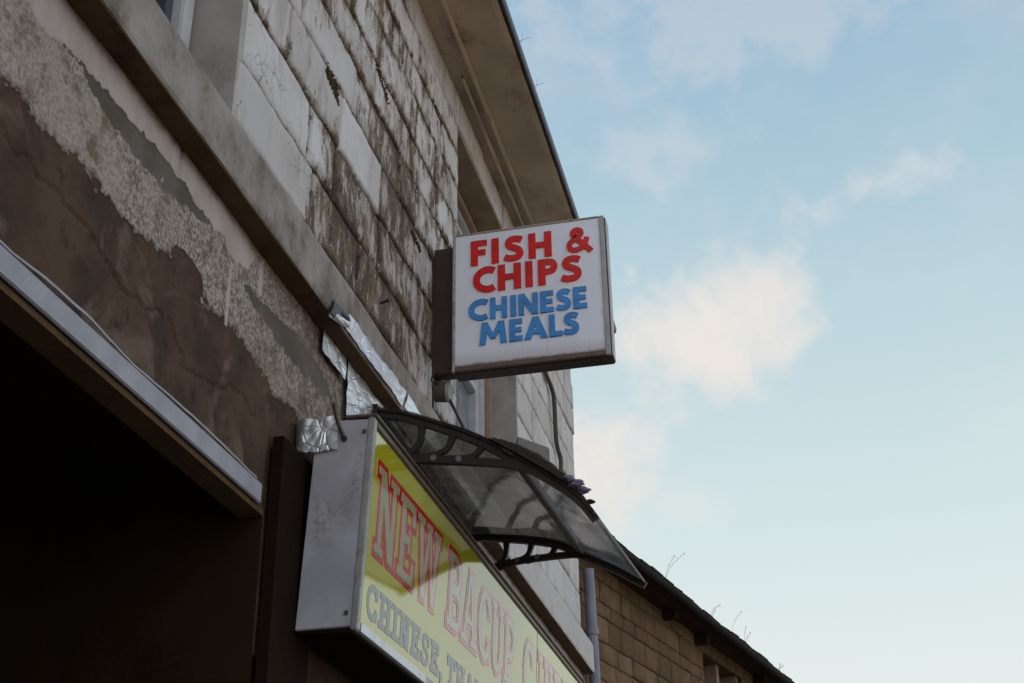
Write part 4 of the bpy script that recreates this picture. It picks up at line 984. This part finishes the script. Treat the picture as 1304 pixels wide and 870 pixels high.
MB().hexa([c0+dn*1.0+ax*.1+dp*.1+Vector((0,0,-.004)), c0+dn*1.0+ax*.9+dp*.1+Vector((0,0,-.004)), c0+dn+ax*.9+dp*.9+Vector((0,0,-.004)), c0+dn+ax*.1+dp*.9+Vector((0,0,-.004)), c0+dn+ax*.1+dp*.1+Vector((0,0,.004)), c0+dn+ax*.9+dp*.1+Vector((0,0,.004)), c0+dn+ax*.9+dp*.9+Vector((0,0,.004)), c0+dn+ax*.1+dp*.9+Vector((0,0,.004))]).build('lens', M_GLASS, wb)
t = MB().tube(smooth_path([(.035, 7.60, 5.95), (.035, 8.05, 5.73), (.04, 8.35, 5.67), (.04, 8.43, 5.60), (.04, 8.45, 5.35), (.04, 8.50, 5.27), (.045, 8.58, 5.22), (.04, 8.60, 5.10), (.04, 8.60, 4.75)], 5), .016, 10)
tag(t.build('bent_pipe', M_PIPEB), 'thin bent brown pipe running down the far white painted wall', 'pipe')
dpn = empty('downpipe', (.06, 9.56, 0), 'grey plastic downpipe between the white building and the brown stone one', 'downpipe')
MB().tube([(.055, 9.535, 4.700), (.055, 9.56, 4.5), (.062, 9.575, 3.9), (.062, 9.60, .05)], .042, 16).build('pipe', M_PIPE, dpn, smooth=False)
for z in (4.2, 2.6, 1.0): MB().tube([(.060, 9.568, z), (.060, 9.568, z+.05)], .049, 16).build('pipe_clip', M_PIPE, dpn)

# ------------------------------------------------------------------ brown stone building beyond
A2 = RAD(13.2); O2 = Vector((-.05, 9.72, 0)); D2 = Vector((sin(A2), cos(A2), 0)); N2 = Vector((cos(A2), -sin(A2), 0))
def pl(u, z, x): return tuple(O2+D2*u+N2*x+Vector((0, 0, z)))
sb = empty('stone_building', (0, 12, 0), 'lower brown sandstone block building with dark overhanging eaves beyond the downpipe', 'building')
rg = random.Random(9); cs2 = [0]; 
while cs2[-1] < 4.86: cs2.append(cs2[-1]+rg.choice((.12, .15, .18, .20)))
cs2[-1] = 4.99
block_wall('wall', [c for c in cs2 if c >= 3.0], -.25, 9, [(2.96, 4.2, 0, 4.82), (5.2, 6.4, 0, 4.8)], {}, pl, M_BSTONE, M_BROWN_MORT, sb, rg, lambda u, z: 0, step=.045, gap=.010, proud=.008, mean=.27, res_x=.004)
def bx2(u0, u1, x0, x1, z0, z1, mb=None):
    mb = mb or MB(); P = [Vector(pl(*q)) for q in ((u0, z0, x0), (u1, z0, x0), (u1, z0, x1), (u0, z0, x1), (u0, z1, x0), (u1, z1, x0), (u1, z1, x1), (u0, z1, x1))]
    mb.hexa(P); return mb
b = bx2(-.25, 9, -.30, -.015, 0, 2.98); bx2(-.25, 2.955, -.30, -.016, 2.98, 4.99, b); bx2(4.205, 5.195, -.30, -.016, 2.98, 4.99, b); bx2(6.405, 9, -.30, -.016, 2.98, 4.99, b); bx2(2.955, 4.205, -.3, -.017, 4.80, 4.99, b); bx2(5.195, 6.405, -.3, -.017, 4.78, 4.99, b); bx2(-.25, 9, -4.2, -4.0, 0, 4.98, b); bx2(8.8, 9, -4.0, -.3, 0, 4.98, b); bx2(-.25, -.1, -4.0, -.3, 0, 4.98, b)
b.build('wall_core', M_UNDER, sb)
for u0, u1, zt in ((2.96, 4.2, 4.80), (5.2, 6.4, 4.78)):
    w_ = bx2(u0, u1, -.29, -.24, 3.0, zt).build('window', M_DARKIN, sb)
    f = bx2(u0, u0+.08, -.22, -.04, 3.0, zt); bx2(u1-.08, u1, -.22, -.04, 3.0, zt, f); bx2((u0+u1)/2-.04, (u0+u1)/2+.04, -.2, -.06, 3.0, zt, f); f.build('frame', M_FRAMEP, w_)
    f = bx2(u0+.08, (u0+u1)/2-.04, -.18, -.17, 3.0, zt-.02); bx2((u0+u1)/2+.04, u1-.08, -.18, -.17, 3.0, zt-.02, f); f.build('pane', M_GLASS, w_)
ev = bx2(-.25, 9.1, -.05, .24, 4.905, 4.935); ev.build('eaves_board', M_EAVE, sb)
rg = random.Random(2); rf = MB()
u = -.25
while u < 9.1:                                   # slates with a ragged lower edge
    w = rg.uniform(.2, .3); d = rg.uniform(-.012, .018)
    P = [Vector(pl(*q)) for q in ((u, 4.940-.010*u+rg.uniform(0, .012), .285+d), (u+w, 4.940-.010*u+rg.uniform(0, .012), .285+d), (u+w, 6.6, -4.2), (u, 6.6, -4.2))]
    rf.hexa(P+[p+Vector((0, 0, .035+rg.uniform(0, .012))) for p in P]); u += w+.004
rf.build('roof', M_SLATE, sb)
g2 = MB(); P_ = []
for k, u in enumerate([i*.45-.2 for i in range(21)]): P_.append(Vector(pl(u, 4.922-.012*u+.008*nz(u, 3, 3), .285)))
g2.tube(P_, .034, 10); g2.build('gutter', M_SLATE, sb)
for u, zz, h in ((1.86, 4.83, .074), (2.72, 4.80, .104), (4.6, 4.80, .104)):
    bx2(u, u+.09, -.01, .13, zz, zz+h).build('corbel', M_EAVE, sb, bevel=.01)
# dry grass stalks growing out of the far gutter
rg = random.Random(12)
for k, (u, stalks, lab) in enumerate(((1.15, [(.10, .28), (.19, .29)], 'two tall dry grass stalks nearest the canopy on the far gutter'),
                            (2.35, [(.05, .10), (.10, .22), (-.04, .06)], 'low arching dry grass tuft on the middle of the far gutter'),
                            (2.95, [(.12, .27)], 'single tall dry grass stalk between the two gutter tufts'),
                            (3.40, [(.03, .24), (.06, .16)], 'upright seed-headed dry grass stalk standing on the far gutter'),
                            (4.55, [(.02, .13), (.06, .08), (-.02, .05)], 'small dry grass tuft farthest along the gutter'))):
    mb = MB()
    for dx, h in stalks:
        o = rg.uniform(-.03, .05); h *= .95
        base = Vector(pl(u+o, 4.93-.012*u, .30)); P = [base+N2*dx*t*t*(1.0)+Vector((0, 0, h*(t-.15*t*t*(3 if dx > .09 and h < .25 else 1)))) for t in (0, .25, .5, .75, 1)]
        P = smooth_path(P, 4); mb.tube(P, [.0016*(1-.5*i/len(P)) for i in range(len(P))], 5)
        for q in range(10):
            c = P[-1-q % 8]+Vector((rg.uniform(-.004, .004), rg.uniform(-.004, .004), rg.uniform(-.004, .008))); mb.tube([c, c+Vector((rg.uniform(-.006, .006), 0, .014))], [.0018, .0006], 4)
    tag(mb.build('dry_grass', M_GRASS), lab, 'dry grass', 'dry grass on the far gutter')
